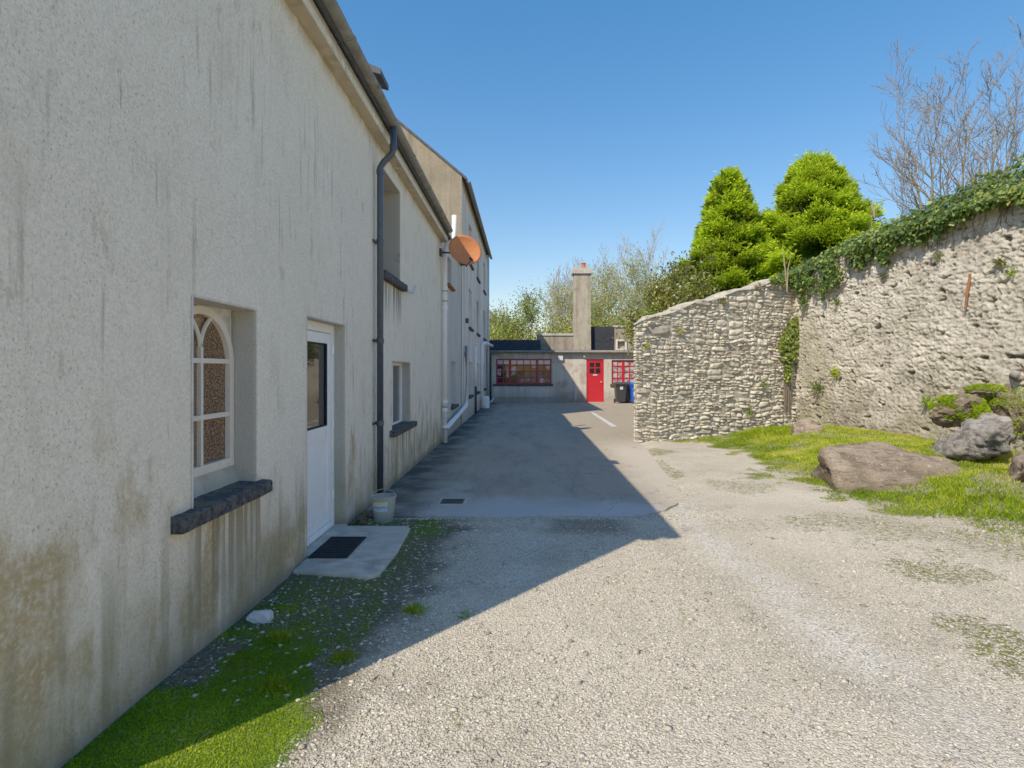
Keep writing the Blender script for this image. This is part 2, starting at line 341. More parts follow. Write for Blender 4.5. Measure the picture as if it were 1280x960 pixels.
class MB:
    def __init__(s): s.v = []; s.f = []; s.smooth = False
    def add(s, vs, fs):
        o = len(s.v); s.v += [tuple(p) for p in vs]; s.f += [tuple(i + o for i in f) for f in fs]; return s
    def box(s, a, b):
        (x0, y0, z0), (x1, y1, z1) = a, b
        return s.add([(x0,y0,z0),(x1,y0,z0),(x1,y1,z0),(x0,y1,z0),(x0,y0,z1),(x1,y0,z1),(x1,y1,z1),(x0,y1,z1)],
                     [(0,3,2,1),(4,5,6,7),(0,1,5,4),(1,2,6,5),(2,3,7,6),(3,0,4,7)])
    def prism(s, poly, vec):
        n = len(poly); vec = Vector(vec)
        vs = [Vector(p) for p in poly] + [Vector(p) + vec for p in poly]
        fs = [tuple(range(n))[::-1], tuple(range(n, 2 * n))] + [(i, (i+1) % n, n + (i+1) % n, n + i) for i in range(n)]
        return s.add(vs, fs)
    def tube(s, pts, r, n=10, cap=True):
        pts = [Vector(p) for p in pts]; rs = r if isinstance(r, (list, tuple)) else [r] * len(pts)
        vs = []; fs = []; ref = None
        for i, p in enumerate(pts):
            d = (pts[min(i+1, len(pts)-1)] - pts[max(i-1, 0)]).normalized()
            if ref is None:
                ref = Vector((0,0,1)) if abs(d.z) < .9 else Vector((1,0,0))
            u = d.cross(ref)
            if u.length < 1e-4: u = d.cross(Vector((0,1,0)))
            u.normalize(); w = d.cross(u); ref = -w if False else ref
            for k in range(n):
                a = 2 * math.pi * k / n
                vs.append(p + (u * math.cos(a) + w * math.sin(a)) * rs[i])
        for i in range(len(pts) - 1):
            for k in range(n):
                fs.append((i*n+k, i*n+(k+1) % n, (i+1)*n+(k+1) % n, (i+1)*n+k))
        if cap: fs += [tuple(range(n))[::-1], tuple(range((len(pts)-1)*n, len(pts)*n))]
        return s.add(vs, fs)
    def lathe(s, c, prof, n=24):
        c = Vector(c); vs = []; fs = []
        for r, z in prof:
            for k in range(n):
                a = 2*math.pi*k/n; vs.append(c + Vector((r*math.cos(a), r*math.sin(a), z)))
        for i in range(len(prof)-1):
            for k in range(n): fs.append((i*n+k, i*n+(k+1)%n, (i+1)*n+(k+1)%n, (i+1)*n+k))
        return s.add(vs, fs)
    def build(s, name, mat, parent=None, bevel=0, smooth=False, origin=None):
        o = Vector(parent_origin(parent)) if parent is not None else Vector(origin or (0,0,0))
        me = bpy.data.meshes.new(name)
        me.from_pydata([tuple(Vector(v) - o) for v in s.v], [], s.f); me.validate()
        ob = bpy.data.objects.new(name, me); COL.objects.link(ob)
        if parent is not None: ob.parent = parent
        else: ob.location = o
        me.materials.append(M[mat] if isinstance(mat, str) else mat)
        if smooth:
            me.polygons.foreach_set('use_smooth', [True] * len(me.polygons))
        if bevel:
            b = ob.modifiers.new('bevel', 'BEVEL'); b.width = bevel; b.segments = 2; b.limit_method = 'ANGLE'
        return ob
def parent_origin(p):
    o = Vector((0,0,0))
    while p is not None: o += p.location; p = p.parent
    return o

def tag(o, label=None, cat=None, group=None, kind=None):
    if label: o['label'] = label
    if cat: o['category'] = cat
    if group: o['group'] = group
    if kind: o['kind'] = kind
    return o
def thing(name, label, cat, loc=(0,0,0), group=None):
    o = bpy.data.objects.new(name, None); COL.objects.link(o); o.location = loc; o.empty_display_size = .2
    return tag(o, label, cat, group)
def npmesh(name, v, f, mat, parent=None, vals=None, smooth=False, origin=(0,0,0)):
    """v (N,3), f (M,k) arrays -> one mesh object quickly; vals = per vertex float attribute 'v'"""
    o = np.array(parent_origin(parent)) if parent is not None else np.array(origin, float)
    v = np.asarray(v, np.float32) - o.astype(np.float32); f = np.asarray(f, np.int32)
    me = bpy.data.meshes.new(name); k = f.shape[1]
    me.vertices.add(len(v)); me.vertices.foreach_set('co', v.ravel())
    me.loops.add(f.size); me.loops.foreach_set('vertex_index', f.ravel())
    me.polygons.add(len(f)); me.polygons.foreach_set('loop_start', np.arange(0, f.size, k, dtype=np.int32))
    me.polygons.foreach_set('loop_total', np.full(len(f), k, np.int32))
    if smooth: me.polygons.foreach_set('use_smooth', np.ones(len(f), bool))
    me.update(calc_edges=True)
    if vals is not None:
        a = me.attributes.new('v', 'FLOAT', 'POINT'); a.data.foreach_set('value', np.asarray(vals, np.float32))
    ob = bpy.data.objects.new(name, me); COL.objects.link(ob); me.materials.append(M[mat])
    if parent is not None: ob.parent = parent
    else: ob.location = tuple(o)
    return ob
def add_vals(ob, vals):
    a = ob.data.attributes.new('v', 'FLOAT', 'POINT'); a.data.foreach_set('value', np.asarray(vals, np.float32))

def leaf_quads(base, d, L, W, vals, fold=.0, side=None):
    """diamond leaves: base (N,3), unit dir d (N,3)"""
    N = len(base); L = np.broadcast_to(L, (N,))[:, None]; W = np.broadcast_to(W, (N,))[:, None]
    if side is None: side = norm(np.cross(d, RNG.normal(size=(N, 3))))
    nrm = np.cross(d, side)
    p0 = base; p1 = base + d*L*.45 + side*W*.5 + nrm*W*fold; p2 = base + d*L; p3 = base + d*L*.45 - side*W*.5 + nrm*W*fold
    v = np.stack([p0, p1, p2, p3], 1).reshape(-1, 3)
    f = np.arange(4*N).reshape(N, 4)
    return v, f, np.repeat(vals, 4)

# ------------------------------------------------------------------ world, sun, camera
SUN = Vector((.66, .76, -1.0)).normalized()
elev = math.asin(-SUN.z)
w = bpy.data.worlds.new('World'); S.world = w; w.use_nodes = True
sky = w.node_tree.nodes.new('ShaderNodeTexSky'); sky.sky_type = 'NISHITA'; sky.sun_disc = False
sky.sun_elevation = elev; sky.sun_rotation = math.atan2(-SUN.x, -SUN.y)
sky.altitude = 0; sky.air_density = 1.5; sky.dust_density = .3; sky.ozone_density = 3.2
bg = w.node_tree.nodes['Background']; hs = w.node_tree.nodes.new('ShaderNodeHueSaturation'); hs.inputs['Saturation'].default_value = 1.38
w.node_tree.links.new(sky.outputs[0], hs.inputs['Color']); tm = w.node_tree.nodes.new('ShaderNodeMix'); tm.data_type = 'RGBA'; tm.blend_type = 'MULTIPLY'; tm.inputs[0].default_value = 1
w.node_tree.links.new(hs.outputs[0], tm.inputs[6]); tm.inputs[7].default_value = (.94, .89, 1.0, 1); w.node_tree.links.new(tm.outputs[2], bg.inputs[0]); bg.inputs[1].default_value = .15
sl = bpy.data.lights.new('sun', 'SUN'); sl.energy = 5.0; sl.angle = R(.5); sl.color = (1, .91, .77)
so = bpy.data.objects.new('sun', sl); COL.objects.link(so); so.rotation_euler = SUN.to_track_quat('-Z', 'Y').to_euler(); so.location = (-20, -20, 30)
cam = bpy.data.cameras.new('camera'); co = bpy.data.objects.new('camera', cam); COL.objects.link(co)
co.location = (0, 0, CAMZ); co.rotation_euler = (R(90), 0, 0)
cam.sensor_fit = 'HORIZONTAL'; cam.sensor_width = 36; cam.lens = F / 1280 * 36
cam.shift_x = (640 - CX) / 1280; cam.shift_y = -(480 - CY) / 1280
cam.clip_start = .05; cam.clip_end = 3000
S.camera = co
S.view_settings.view_transform = 'Standard'; S.view_settings.look = 'None'; S.view_settings.exposure = 0; S.view_settings.gamma = 1.27

# ------------------------------------------------------------------ ground
XE = ([-5, 2, 3.4, 5, 6.2, 6.9, 8.5, 10.5, 11.8, 12.4, 20], [8, 6.6, 5.6, 4.6, 3.95, 3.62, 3.75, 4.0, 3.5, 3.3, 3.3])
P0 = np.array([2.46, 12.05]); P1 = np.array([7.0, 14.0]); PW = np.array([7.85, 8.3]); PX = np.array([8.9, 1.0])
def sm(a, b, x):
    t = np.clip((x - a) / (b - a), 0, 1); return t*t*(3-2*t)
def nz(x, y, s, seed=0):      # cheap smooth value noise on numpy arrays
    x = np.asarray(x, float)*s + seed*17.3; y = np.asarray(y, float)*s + seed*7.1
    xi = np.floor(x); yi = np.floor(y); fx = x-xi; fy = y-yi
    fx = fx*fx*(3-2*fx); fy = fy*fy*(3-2*fy)
    def h(a, b):
        q = np.sin(a*127.1 + b*311.7 + seed*74.7) * 43758.5453; return q - np.floor(q)
    return (h(xi,yi)*(1-fx)+h(xi+1,yi)*fx)*(1-fy) + (h(xi,yi+1)*(1-fx)+h(xi+1,yi+1)*fx)*fy
def fnz(x, y, s, seed=0, o=4):
    return sum(nz(x, y, s*2**i, seed+i)*.5**(i+1) for i in range(o)) / (1-.5**o)
def gz(x, y):
    x = np.asarray(x, float); y = np.asarray(y, float)
    d = x - np.interp(y, *XE)
    z = .30*sm(0, 2.6, d)*sm(17, 13, y) + (fnz(x, y, 1.3, 3) - .5)*.05*sm(-.3, .5, d)
    z = z + (fnz(x, y, .7, 5)-.5)*.03*sm(.2, 1.2, x)*sm(6.5, 5, y)
    z = z + .035*sm(-1.1, -1.7, x)*sm(3.6, 2.6, y)
    track = np.abs(x - np.interp(y, [1, 2.2, 3, 4, 5, 5.6, 8], [2.9, 1.95, 1.75, 1.6, 1.45, 1.4, 1.3]) )
    z = z - .018*np.exp(-(track/.16)**2)*sm(6, 5, y)
    # flat bed under the tarmac
    bed = sm(5.75, 6.0, y - .6*np.clip((x-1.0)/.85, 0, 1.3)**2) * sm(.35, .0, x - np.interp(y, [5.9, 7.5, 10, 12.2, 12.6], [1.9, 2.1, 2.35, 2.55, 9]))
    bed = np.where((y > 12.2) & (y < 30), np.maximum(bed, sm(.2, -.2, -(y - (P0[1] + (x-P0[0])*.43)))*(x < 9.5)), bed)
    z = z*(1-bed) - .03*bed
    return np.where((x < -1.9) | (y > 30), -.03, z)

def masks(x, y):
    d = x - np.interp(y, *XE)
    n1 = fnz(x, y, 1.2, 11); n2 = fnz(x, y, 4, 12); n3 = fnz(x, y, 9, 15, 3)
    moss = sm(-.45, .45, d + (n1-.5)*1.5 + (n2-.5)*.8)*.95*sm(14.5, 14, y)
    # wall foot moss on the left
    le = np.interp(y, [1.5, 2.2, 2.8, 3.3, 3.8], [-1.0, -.98, -.95, -1.25, -1.6])
    m_l = sm(.14, -.12, x - le + (n2-.5)*.25)*sm(3.75, 3.0, y + (n1-.5)*1.0)
    m_l2 = .74*sm(.1, -.5, x + .60 + (n2-.5)*.6)*sm(2.8, 3.2, y)*sm(6.0, 5.7, y)
    m_c = .72*sm(.2, -.2, np.abs(x+.95)-.22+(n2-.5)*.3)*sm(5.0, 5.3, y)*sm(5.95, 5.85, y)
    brk = fnz(x, y, 2.6, 41, 4); soil = sm(-1.56, -1.74, x + (n2-.5)*.5)*sm(2.55, 2.8, y)*sm(3.3, 3.1, y)
    m_l = m_l*(1 - .8*sm(.49, .60, brk)*sm(2.35, 2.9, y))*(1 - .9*soil)
    bank_brk = 1 - .40*sm(.47, .62, fnz(x, y, 2.3, 43, 5))
    moss = moss*bank_brk
    moss = np.maximum(moss, np.maximum(m_l*.95, np.maximum(m_l2*(.42+n2*.6), m_c)))
    def blob(cx, cy, rx, ry, k):
        q = ((x-cx)/rx)**2 + ((y-cy)/ry)**2
        return min(k, .56)*sm(2.0, .1, q + (n2-.5)*2.2 + (n1-.5)*1.6)
    for b in ((3.35, 4.38, .55, .32, .8), (2.85, 2.95, .35, .5, .8), (2.9, 3.4, .3, .2, .55), (2.35, 9.0, .22, .8, .7), (2.55, 10.6, .5, .5, .6),
              (3.0, 7.6, .5, .7, .5), (3.4, 5.6, .8, .5, .5), (-.15, 2.45, .3, .25, .4), (.3, 3.2, .25, .2, .33), (2.1, 7.0, .3, .4, .4),
              (2.5, 5.6, .9, .35, .42), (4.0, 4.9, 1.2, .6, .5)):
        moss = np.maximum(moss, blob(*b))
    moss = np.maximum(moss, .40*n3*n2*2)
    tx = np.interp(y, [1, 2.2, 2.6, 3.2, 4, 4.8, 5.6, 6.4, 9], [3.2, 2.05, 1.95, 1.88, 1.82, 1.75, 1.72, 1.9, 2.4])
    tw = np.interp(y, [2, 3, 5.5], [.26, .22, .16])
    track = np.exp(-((x-tx)/tw)**2)*sm(7.5, 6, y)
    gx = np.exp(-((x - (-.15 + (y-4)*.12))/.33)**2)*sm(3.4, 4.2, y)*sm(6, 5.8, y)   # pale chippings in the shade
    track = np.maximum(track, gx*.75)
    dirt = sm(.12, -.25, x + .72 - (y-3)*.06 + (n2-.5)*.55)*sm(2.0, 2.6, y)*sm(6.05, 5.9, y)
    dirt = np.maximum(dirt, .75*sm(.5, .1, np.abs(x-.65)-(n1-.5)*.9)*sm(5.1, 5.5, y)*sm(6.0, 5.92, y))
    dirt = np.maximum(dirt, .55*sm(.25, -.05, x + .6 + (n2-.5)*.4)*sm(3.2, 2.6, y)*(n1 > .4))
    dirt = np.maximum(dirt, .9*sm(-.95, -1.25, x + (n2-.5)*.4)*sm(1.5, 2, y)*sm(6, 5.9, y))
    dirt = np.maximum(dirt, .5*sm(.2, 1.0, d)*sm(14, 13, y))
    dirt = dirt*.92
    return np.clip(moss, 0, 1), np.clip(track, 0, 1), np.clip(dirt, 0, 1)

xs = np.concatenate([-np.geomspace(900, 3, 16), np.arange(-2.3, 9.3, .05), np.geomspace(9.6, 900, 18)])
ys = np.concatenate([np.array([-300, -100, -30, -10, -3, 0, 1]), np.arange(1.5, 14.6, .05), np.geomspace(15.2, 1500, 26)])
gx_, gy_ = np.meshgrid(xs, ys); Z = gz(gx_, gy_)
nx, ny = len(xs), len(ys)
V = np.stack([gx_, gy_, Z], -1).reshape(-1, 3)
ii = np.arange(nx*ny).reshape(ny, nx)
Fq = np.stack([ii[:-1,:-1], ii[:-1,1:], ii[1:,1:], ii[1:,:-1]], -1).reshape(-1, 4)
ground = npmesh('ground', V, Fq, 'gravel ground', smooth=True)
mo, tr, di = masks(gx_.ravel(), gy_.ravel())
mo = np.where(gy_.ravel() > 30, .9, mo)
ca = ground.data.color_attributes.new('mask', 'FLOAT_COLOR', 'POINT')
ca.data.foreach_set('color', np.stack([mo, tr, di, np.ones_like(mo)], -1).astype(np.float32).ravel())
tag(ground, kind='structure')

# tarmac yard: one sheet with a ragged front edge
def yard():
    pts = []
    for i in range(61):
        t = i/60; x = -1.80 + t*3.65; y = 5.93 + (random.random()-.5)*(.03 + .05*t**3) + .03*math.sin(x*4) + .10*t*t + .45*max(0, (t-.8)/.2)**2
        pts.append((x, y))
    for (x, y) in [(1.95, 6.5), (2.02, 7.2), (2.14, 8.1), (2.24, 9.0), (2.36, 10), (2.46, 11), (2.50, 12.4), (2.6, 12.62)]:
        pts.append((x + (random.random()-.5)*.05, y))
    pts += [(7.2, 14.6), (9.2, 14.8), (9.2, 26.55), (-1.80, 26.55)]
    mb = MB(); n = len(pts)
    mb.add([(x, y, .004) for x, y in pts], [tuple(range(n))])
    mb.add([(x, y, .004) for x, y in pts] + [(x, y, -.04) for x, y in pts], [(i, i+n, (i+1) % n + n, (i+1) % n) for i in range(n)])
    return mb.build('yard', 'tarmac')
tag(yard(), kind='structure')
ln = MB(); a, b = at(740, 516, 20.2), at(768, 534, 15.2)
ln.add([(a.x-.06, a.y, .009), (a.x+.06, a.y, .009), (b.x+.08, b.y, .009), (b.x-.08, b.y, .009)], [(0,3,2,1)])
tag(ln.build('parking_line', 'line paint'), kind='structure')

# ------------------------------------------------------------------ buildings
XW = -1.82
def wall_x(mb, x, y0, y1, z0, z1, ops, out=1):
    """wall face at X = x looking +X, with rectangular openings (ya, yb, za, zb, depth) and their reveals"""
    ysx = sorted({y0, y1, *[o[0] for o in ops], *[o[1] for o in ops]}); zs = sorted({z0, z1, *[o[2] for o in ops], *[o[3] for o in ops]})
    for i in range(len(ysx)-1):
        for j in range(len(zs)-1):
            cy, cz = (ysx[i]+ysx[i+1])/2, (zs[j]+zs[j+1])/2
            if any(o[0] < cy < o[1] and o[2] < cz < o[3] for o in ops): continue
            mb.add([(x,ysx[i],zs[j]),(x,ysx[i+1],zs[j]),(x,ysx[i+1],zs[j+1]),(x,ysx[i],zs[j+1])], [(0,1,2,3)])
    for ya, yb, za, zb, d in ops:
        xb = x - d - .08
        mb.add([(x,ya,za),(x,ya,zb),(xb,ya,zb),(xb,ya,za)], [(0,1,2,3)]); mb.add([(x,yb,za),(xb,yb,za),(xb,yb,zb),(x,yb,zb)], [(0,1,2,3)])
        mb.add([(x,ya,zb),(x,yb,zb),(xb,yb,zb),(xb,ya,zb)], [(0,1,2,3)]); mb.add([(x,ya,za),(xb,ya,za),(xb,yb,za),(x,yb,za)], [(0,1,2,3)])
def sill_x(name, par, ya, yb, zt, xin, xout, th=.085, mat='dark sill stone'):
    """worn stone sill, surface roughened"""
    ny_, nx_ = 24, 6; vs = []
    prof = [(xin, zt+.012), (xin+(xout-xin)*.5, zt+.006), (xout-.012, zt), (xout, zt-.014), (xout, zt-th+.012), (xout-.014, zt-th), (xin, zt-th)]
    for i in range(ny_+1):
        y = ya + (yb-ya)*i/ny_
        for k, (x, z) in enumerate(prof):
            q = mnoise.noise(Vector((x*14, y*14, z*14)))*.007 + mnoise.noise(Vector((x*40, y*40, z*40)))*.004
            vs.append((x + (q if k > 1 else 0), y, z + q*.8))
    n = len(prof); fs = [(i*n+k, (i+1)*n+k, (i+1)*n+(k+1) % n, i*n+(k+1) % n) for i in range(ny_) for k in range(n)]
    fs += [tuple(range(n)), tuple(range(ny_*n, (ny_+1)*n))[::-1]]
    mb = MB(); mb.add(vs, fs); return mb.build(name, mat, par)
def frame_x(par, x, ya, yb, za, zb, w=.06, d=.05, bars_y=(), bars_z=(), mat='white frame', glass='dark glass', name='window', sill=None):
    m = MB(); m.box((x-d, ya, za), (x, ya+w, zb)); m.box((x-d, yb-w, za), (x, yb, zb))
    m.box((x-d, ya+w, za), (x-.002, yb-w, za+w)); m.box((x-d, ya+w, zb-w), (x-.002, yb-w, zb))
    for by in bars_y: m.box((x-d+.006, by-w*.4, za+w), (x-.006, by+w*.4, zb-w))
    for bz in bars_z: m.box((x-d+.008, ya+w, bz-w*.35), (x-.009, yb-w, bz+w*.35))
    wd = m.build(name, mat, par, bevel=.004)
    p = MB(); p.add([(x-.03, ya+w*.5, za+w*.5), (x-.03, yb-w*.5, za+w*.5), (x-.03, yb-w*.5, zb-w*.5), (x-.03, ya+w*.5, zb-w*.5)], [(0,1,2,3)])
    p.build('pane', glass, wd)
    return wd
def gutter_x(par, x, z, y0, y1, r, mat='gutter metal', joints=()):
    m = MB(); n = 10; vs = []; fs = []
    pr = [(x + r*math.cos(math.pi + math.pi*k/n), z + r*math.sin(math.pi + math.pi*k/n)) for k in range(n+1)]
    pi_ = [(x + (r-.008)*math.cos(math.pi + math.pi*k/n), z + (r-.008)*math.sin(math.pi + math.pi*k/n)) for k in range(n, -1, -1)]
    pr = pr + pi_; q = len(pr)
    m.prism([(px_, y0, pz_) for px_, pz_ in pr], (0, y1-y0, 0))
    g_ = m.build('gutter', mat, par, smooth=False)
    for yj in joints:
        c = MB(); rr = r + .008
        pa = [(x + rr*math.cos(math.pi + math.pi*k/n), z + rr*math.sin(math.pi + math.pi*k/n)) for k in range(n+1)]
        pb = [(x + (rr-.01)*math.cos(math.pi + math.pi*k/n), z + (rr-.01)*math.sin(math.pi + math.pi*k/n)) for k in range(n, -1, -1)]
        c.prism([(a_, yj-.03, b_) for a_, b_ in pa+pb], (0, .06, 0)); c.build('gutter_joint', mat, g_)
    return g_

# ---- low white house
H = thing('house', 'long low white roughcast house with stained wall and white glazed door beside the gravel', 'house', (XW, 7, 0))
YA, YB, ZE = 1.80, 12.1, 4.42
ARCH = (2.982, 3.694, .835, 2.0, .146); DOOR = (4.567, 5.525, .02, 2.045, .105); LOWW = (7.5, 8.7, .75, 1.71, .13); UPW = (6.95, 7.985, 2.84, 4.2, .30)
m = MB(); wall_x(m, XW, YA, YB, -.05, 4.7, [ARCH, DOOR, LOWW, UPW])
XBK = -8.3; XR = (XW + XBK)/2; ZR = 7.3
m.add([(XW,YA,-.05),(XW,YA,4.7),(XR,YA,ZR),(XBK,YA,4.7),(XBK,YA,-.05)], [(0,1,2,3,4)])
m.add([(XW,YB,-.05),(XW,YB,4.7),(XR,YB,ZR),(XBK,YB,4.7),(XBK,YB,-.05)], [(4,3,2,1,0)])
m.add([(XBK,YA,-.05),(XBK,YA,4.7),(XBK,YB,4.7),(XBK,YB,-.05)], [(0,1,2,3)])
m.build('wall', 'white roughcast', H)
m = MB(); m.prism([(XW+.002,YA-.05,ZE+.006),(XW+.13,YA-.05,ZE+.006),(XW+.13,YA-.05,ZE+.135),(XW+.09,YA-.05,ZE+.15),(XW+.002,YA-.05,ZE+.15)], (0, YB-YA+.04, 0))
m.build('cornice', 'cornice plaster', H)
m = MB(); m.box((XW+.002, YA-.045, ZE-.002), (XW+.122, YB-.02, ZE+.004)); m.build('soffit', 'soffit plaster', H)  # shadow brown of the cornice underside put into this strip's colour
m = MB(); m.box((XW+.004, YA-.04, ZE+.153), (XW+.10, YB-.02, ZE+.215)); m.build('eaves_board', 'eaves board', H)
rf = MB(); tn = (ZR-4.66)/(XR-XW)
def rz_(x): return 4.675 + (x-XW)*tn
rf.prism([(XW+.20,YA-.06,rz_(XW+.20)),(XR,YA-.06,ZR+.02),(XBK-.2,YA-.06,rz_(XW+.2)),(XBK-.2,YA-.06,rz_(XW+.2)+.05),(XR,YA-.06,ZR+.08),(XW+.20,YA-.06,rz_(XW+.20)+.03)], (0, YB-YA+.06, 0))
rf.build('roof', 'slate', H)
gutter_x(H, -1.585, 4.60, YA-.06, YB-.4, .062, joints=[3.15, 4.9, 5.75, 7.6, 8.9, 10.2])
# arched window
aw = None
def arched():
    x = XW - .146; yc = (ARCH[0]+ARCH[1])/2 - .005; hw = .355; z0 = .955; zs = 1.64; fw = .05; d = .055
    def ring(h, zb, zs_, rt, n=20):
        p = [(yc-h, zb)] + [(yc - h*math.cos(math.pi*k/n), zs_ + rt*math.sin(math.pi*k/n)) for k in range(n+1)] + [(yc+h, zb)]
        return p
    o = ring(hw, z0, zs, .352); i = ring(hw-fw, z0+.055, zs, .352-fw)
    m = MB(); n = len(o)
    vs = [(x, y, z) for y, z in o] + [(x, y, z) for y, z in i] + [(x-d, y, z) for y, z in o] + [(x-d, y, z) for y, z in i]
    fs = []
    for k in range(n):
        k2 = (k+1) % n
        fs += [(k, k2, n+k2, n+k)[::-1], (n+k, n+k2, 3*n+k2, 3*n+k), (k, k2, 2*n+k2, 2*n+k)]
    m.add(vs, fs)
    wd = m.build('window', 'cream paint', H); wd['label'] = 'cream arched timber window with gothic glazing bars'
    def arc_bar(p, wdt=.022):
        b = MB(); b.tube([(x-.018, yy, zz) for yy, zz in p], wdt*.55, 6); return b
    g = MB()
    for zz in (1.655, 1.305): g.box((x-.036, yc-hw+fw-.005, zz-.015), (x-.008, yc+hw-fw+.005, zz+.015))
    g.box((x-.034, yc-.012, z0+.05), (x-.006, yc+.012, zs+.10))
    for s in (-1, 1):
        pts = []
        for k in range(11):
            t = k/10; a = t*R(62)
            pts.append((yc + s*(.30*(1-math.cos(a))*1.05), zs + .08 + .235*math.sin(a)/math.sin(R(62))))
        g.tube([(x-.02, yy, zz) for yy, zz in pts], .013, 6)
    g.build('glazing_bars', 'cream paint', wd)
    p = MB(); q = ring(hw-.02, z0+.02, zs, .33); p.add([(x-.032, y, z) for y, z in q], [tuple(range(len(q)))[::-1]])
    p.build('pane', 'curtain glass', wd)
    # plastered spandrels and apron around the arch
    sp = MB(); xs_ = x - .012
    oo = ring(hw-.012, z0+.01, zs, .345); top = ARCH[3]+.01
    for k in range(1, len(oo)-2):
        (ya, za), (yb, zb) = oo[k], oo[k+1]
        sp.add([(xs_, ya, za), (xs_, yb, zb), (xs_, yb, top), (xs_, ya, top)], [(0,1,2,3)])
    sp.build('window_surround', 'reveal plaster', H); sp = MB()
    sp.add([(xs_+.06, ARCH[0], .80), (xs_+.06, ARCH[1], .80), (xs_, ARCH[1], z0+.02), (xs_, ARCH[0], z0+.02)], [(0,1,2,3)])
    sp.build('window_apron', 'damp plaster', H)
    sill_x('window_sill', H, 2.80, 3.78, .838, XW-.20, XW+.075, .088)
    highlight = MB(); highlight.tube([(XW+.004, ARCH[0]-.004, .83), (XW+.004, ARCH[0]-.004, 2.0)], .006, 6); highlight.build('edge_highlight', 'grey plastic', H)  # thin pale rod added to stand in for the bright edge highlight
arched()
# door
def door():
    x = XW - .105; ya, yb, za, zb, _ = DOOR; za += .02
    m = MB(); fw = .065
    m.box((x-.06, ya, za), (x+.0, ya+fw, zb)); m.box((x-.06, yb-fw, za), (x+.0, yb, zb)); m.box((x-.06, ya+fw, zb-fw-.02), (x-.002, yb-fw, zb)); m.box((x-.06, ya+fw, za), (x+.018, yb-fw, za+.05))
    m.build('door_frame', 'white frame', H, bevel=.005)
    a, b = ya+fw+.004, yb-fw-.004; t0, t1 = za+.055, zb-fw-.025; xd = x-.006; s = .10; mid = .98
    d = MB(); d.box((xd-.05, a, t0), (xd, a+s, t1)); d.box((xd-.05, b-s, t0), (xd, b, t1))
    d.box((xd-.05, a+s, t1-s), (xd-.001, b-s, t1)); d.box((xd-.05, a+s, mid-.07), (xd-.001, b-s, mid+.07)); d.box((xd-.05, a+s, t0), (xd-.001, b-s, t0+s))
    D = d.build('door', 'white frame', H, bevel=.006); D['label'] = 'white half glazed door'
    p = MB(); p.box((xd-.035, a+s+.001, t0+s+.001), (xd-.008, b-s-.001, mid-.071)); p.build('door_panel', 'white plastic', D)
    p = MB(); p.add([(xd-.022, a+s, mid+.07), (xd-.022, b-s, mid+.07), (xd-.022, b-s, t1-s), (xd-.022, a+s, t1-s)], [(0,1,2,3)]); p.build('pane', 'dark glass', D)
    g = MB()
    for (u, v, w_, h_) in ((a+s, mid+.07, b-s, mid+.082), (a+s, t1-s-.012, b-s, t1-s), (a+s, mid+.082, a+s+.012, t1-s-.012), (b-s-.012, mid+.082, b-s, t1-s-.012)):
        g.box((xd-.021, u, v), (xd-.006, w_, h_))
    g.build('gasket', 'dark rubber', D)
    h = MB(); h.box((xd, a+.03, 1.0), (xd+.012, a+.065, 1.2)); h.tube([(xd+.01, a+.048, 1.1), (xd+.05, a+.048, 1.1), (xd+.05, a+.16, 1.1)], .009, 8); h.build('handle', 'brass', D)
    for zh in (.35, 1.06, 1.8):
        k = MB(); k.tube([(x+.008, yb-fw, zh-.045), (x+.008, yb-fw, zh+.045)], .010, 8); k.box((x, yb-fw-.02, zh-.04), (x+.006, yb-fw+.025, zh+.04)); k.build('hinge', 'white plastic', D)
    l = MB(); l.box((XW-.11, ya, -.02), (XW+.03, yb, .034)); l.build('threshold', 'concrete', H, bevel=.006)
door()
w1 = frame_x(H, XW-.13, LOWW[0], LOWW[1], LOWW[2], LOWW[3], .05, .055, bars_y=[8.1], glass='grey glass'); w1['label'] = 'white two light window near the ground'
sill_x('window_sill', H, 7.36, 8.86, .765, XW-.16, XW+.085, .085)
w2 = frame_x(H, XW-.30, UPW[0], UPW[1], UPW[2], UPW[3], .06, .055, bars_z=[3.5], mat='rust', glass='dark glass'); w2['label'] = 'upstairs window with rust red frame'
sill_x('window_sill', H, 6.85, 8.10, 2.86, XW-.33, XW+.09, .10)
# outlet stub at the end of the upper sill
st = MB(); st.tube([(XW+.02, 8.14, 2.80), (XW+.07, 8.30, 2.79), (XW+.10, 8.42, 2.80)], .028, 8); st.tube([(XW+.10, 8.42, 2.78), (XW+.14, 8.44, 2.91)], .022, 8)
st.build('overflow_pipe', 'grey plastic', H)
# dark downpipe with swan neck
px_ = XW + .075; py_ = 6.6
dp = MB(); dp.tube([(-1.585, py_, 4.55), (-1.585, py_, 4.27), (-1.60, py_, 4.22), (-1.70, py_, 4.12), (px_, py_, 4.05), (px_, py_, 3.9), (px_, py_, .06)], .039, 14)
DP = dp.build('downpipe', 'dark pipe paint', H, smooth=True)
for zz in (4.30, 4.00, 3.15, 1.95, .95):
    k = MB(); k.tube([(px_ if zz < 4.2 else -1.585, py_, zz-.03), (px_ if zz < 4.2 else -1.585, py_, zz+.03)], .046, 14)
    if zz < 4: k.box((XW+.001, py_-.085, zz-.015), (XW+.025, py_+.085, zz+.015))
    k.build('pipe_bracket', 'dark pipe paint', DP)
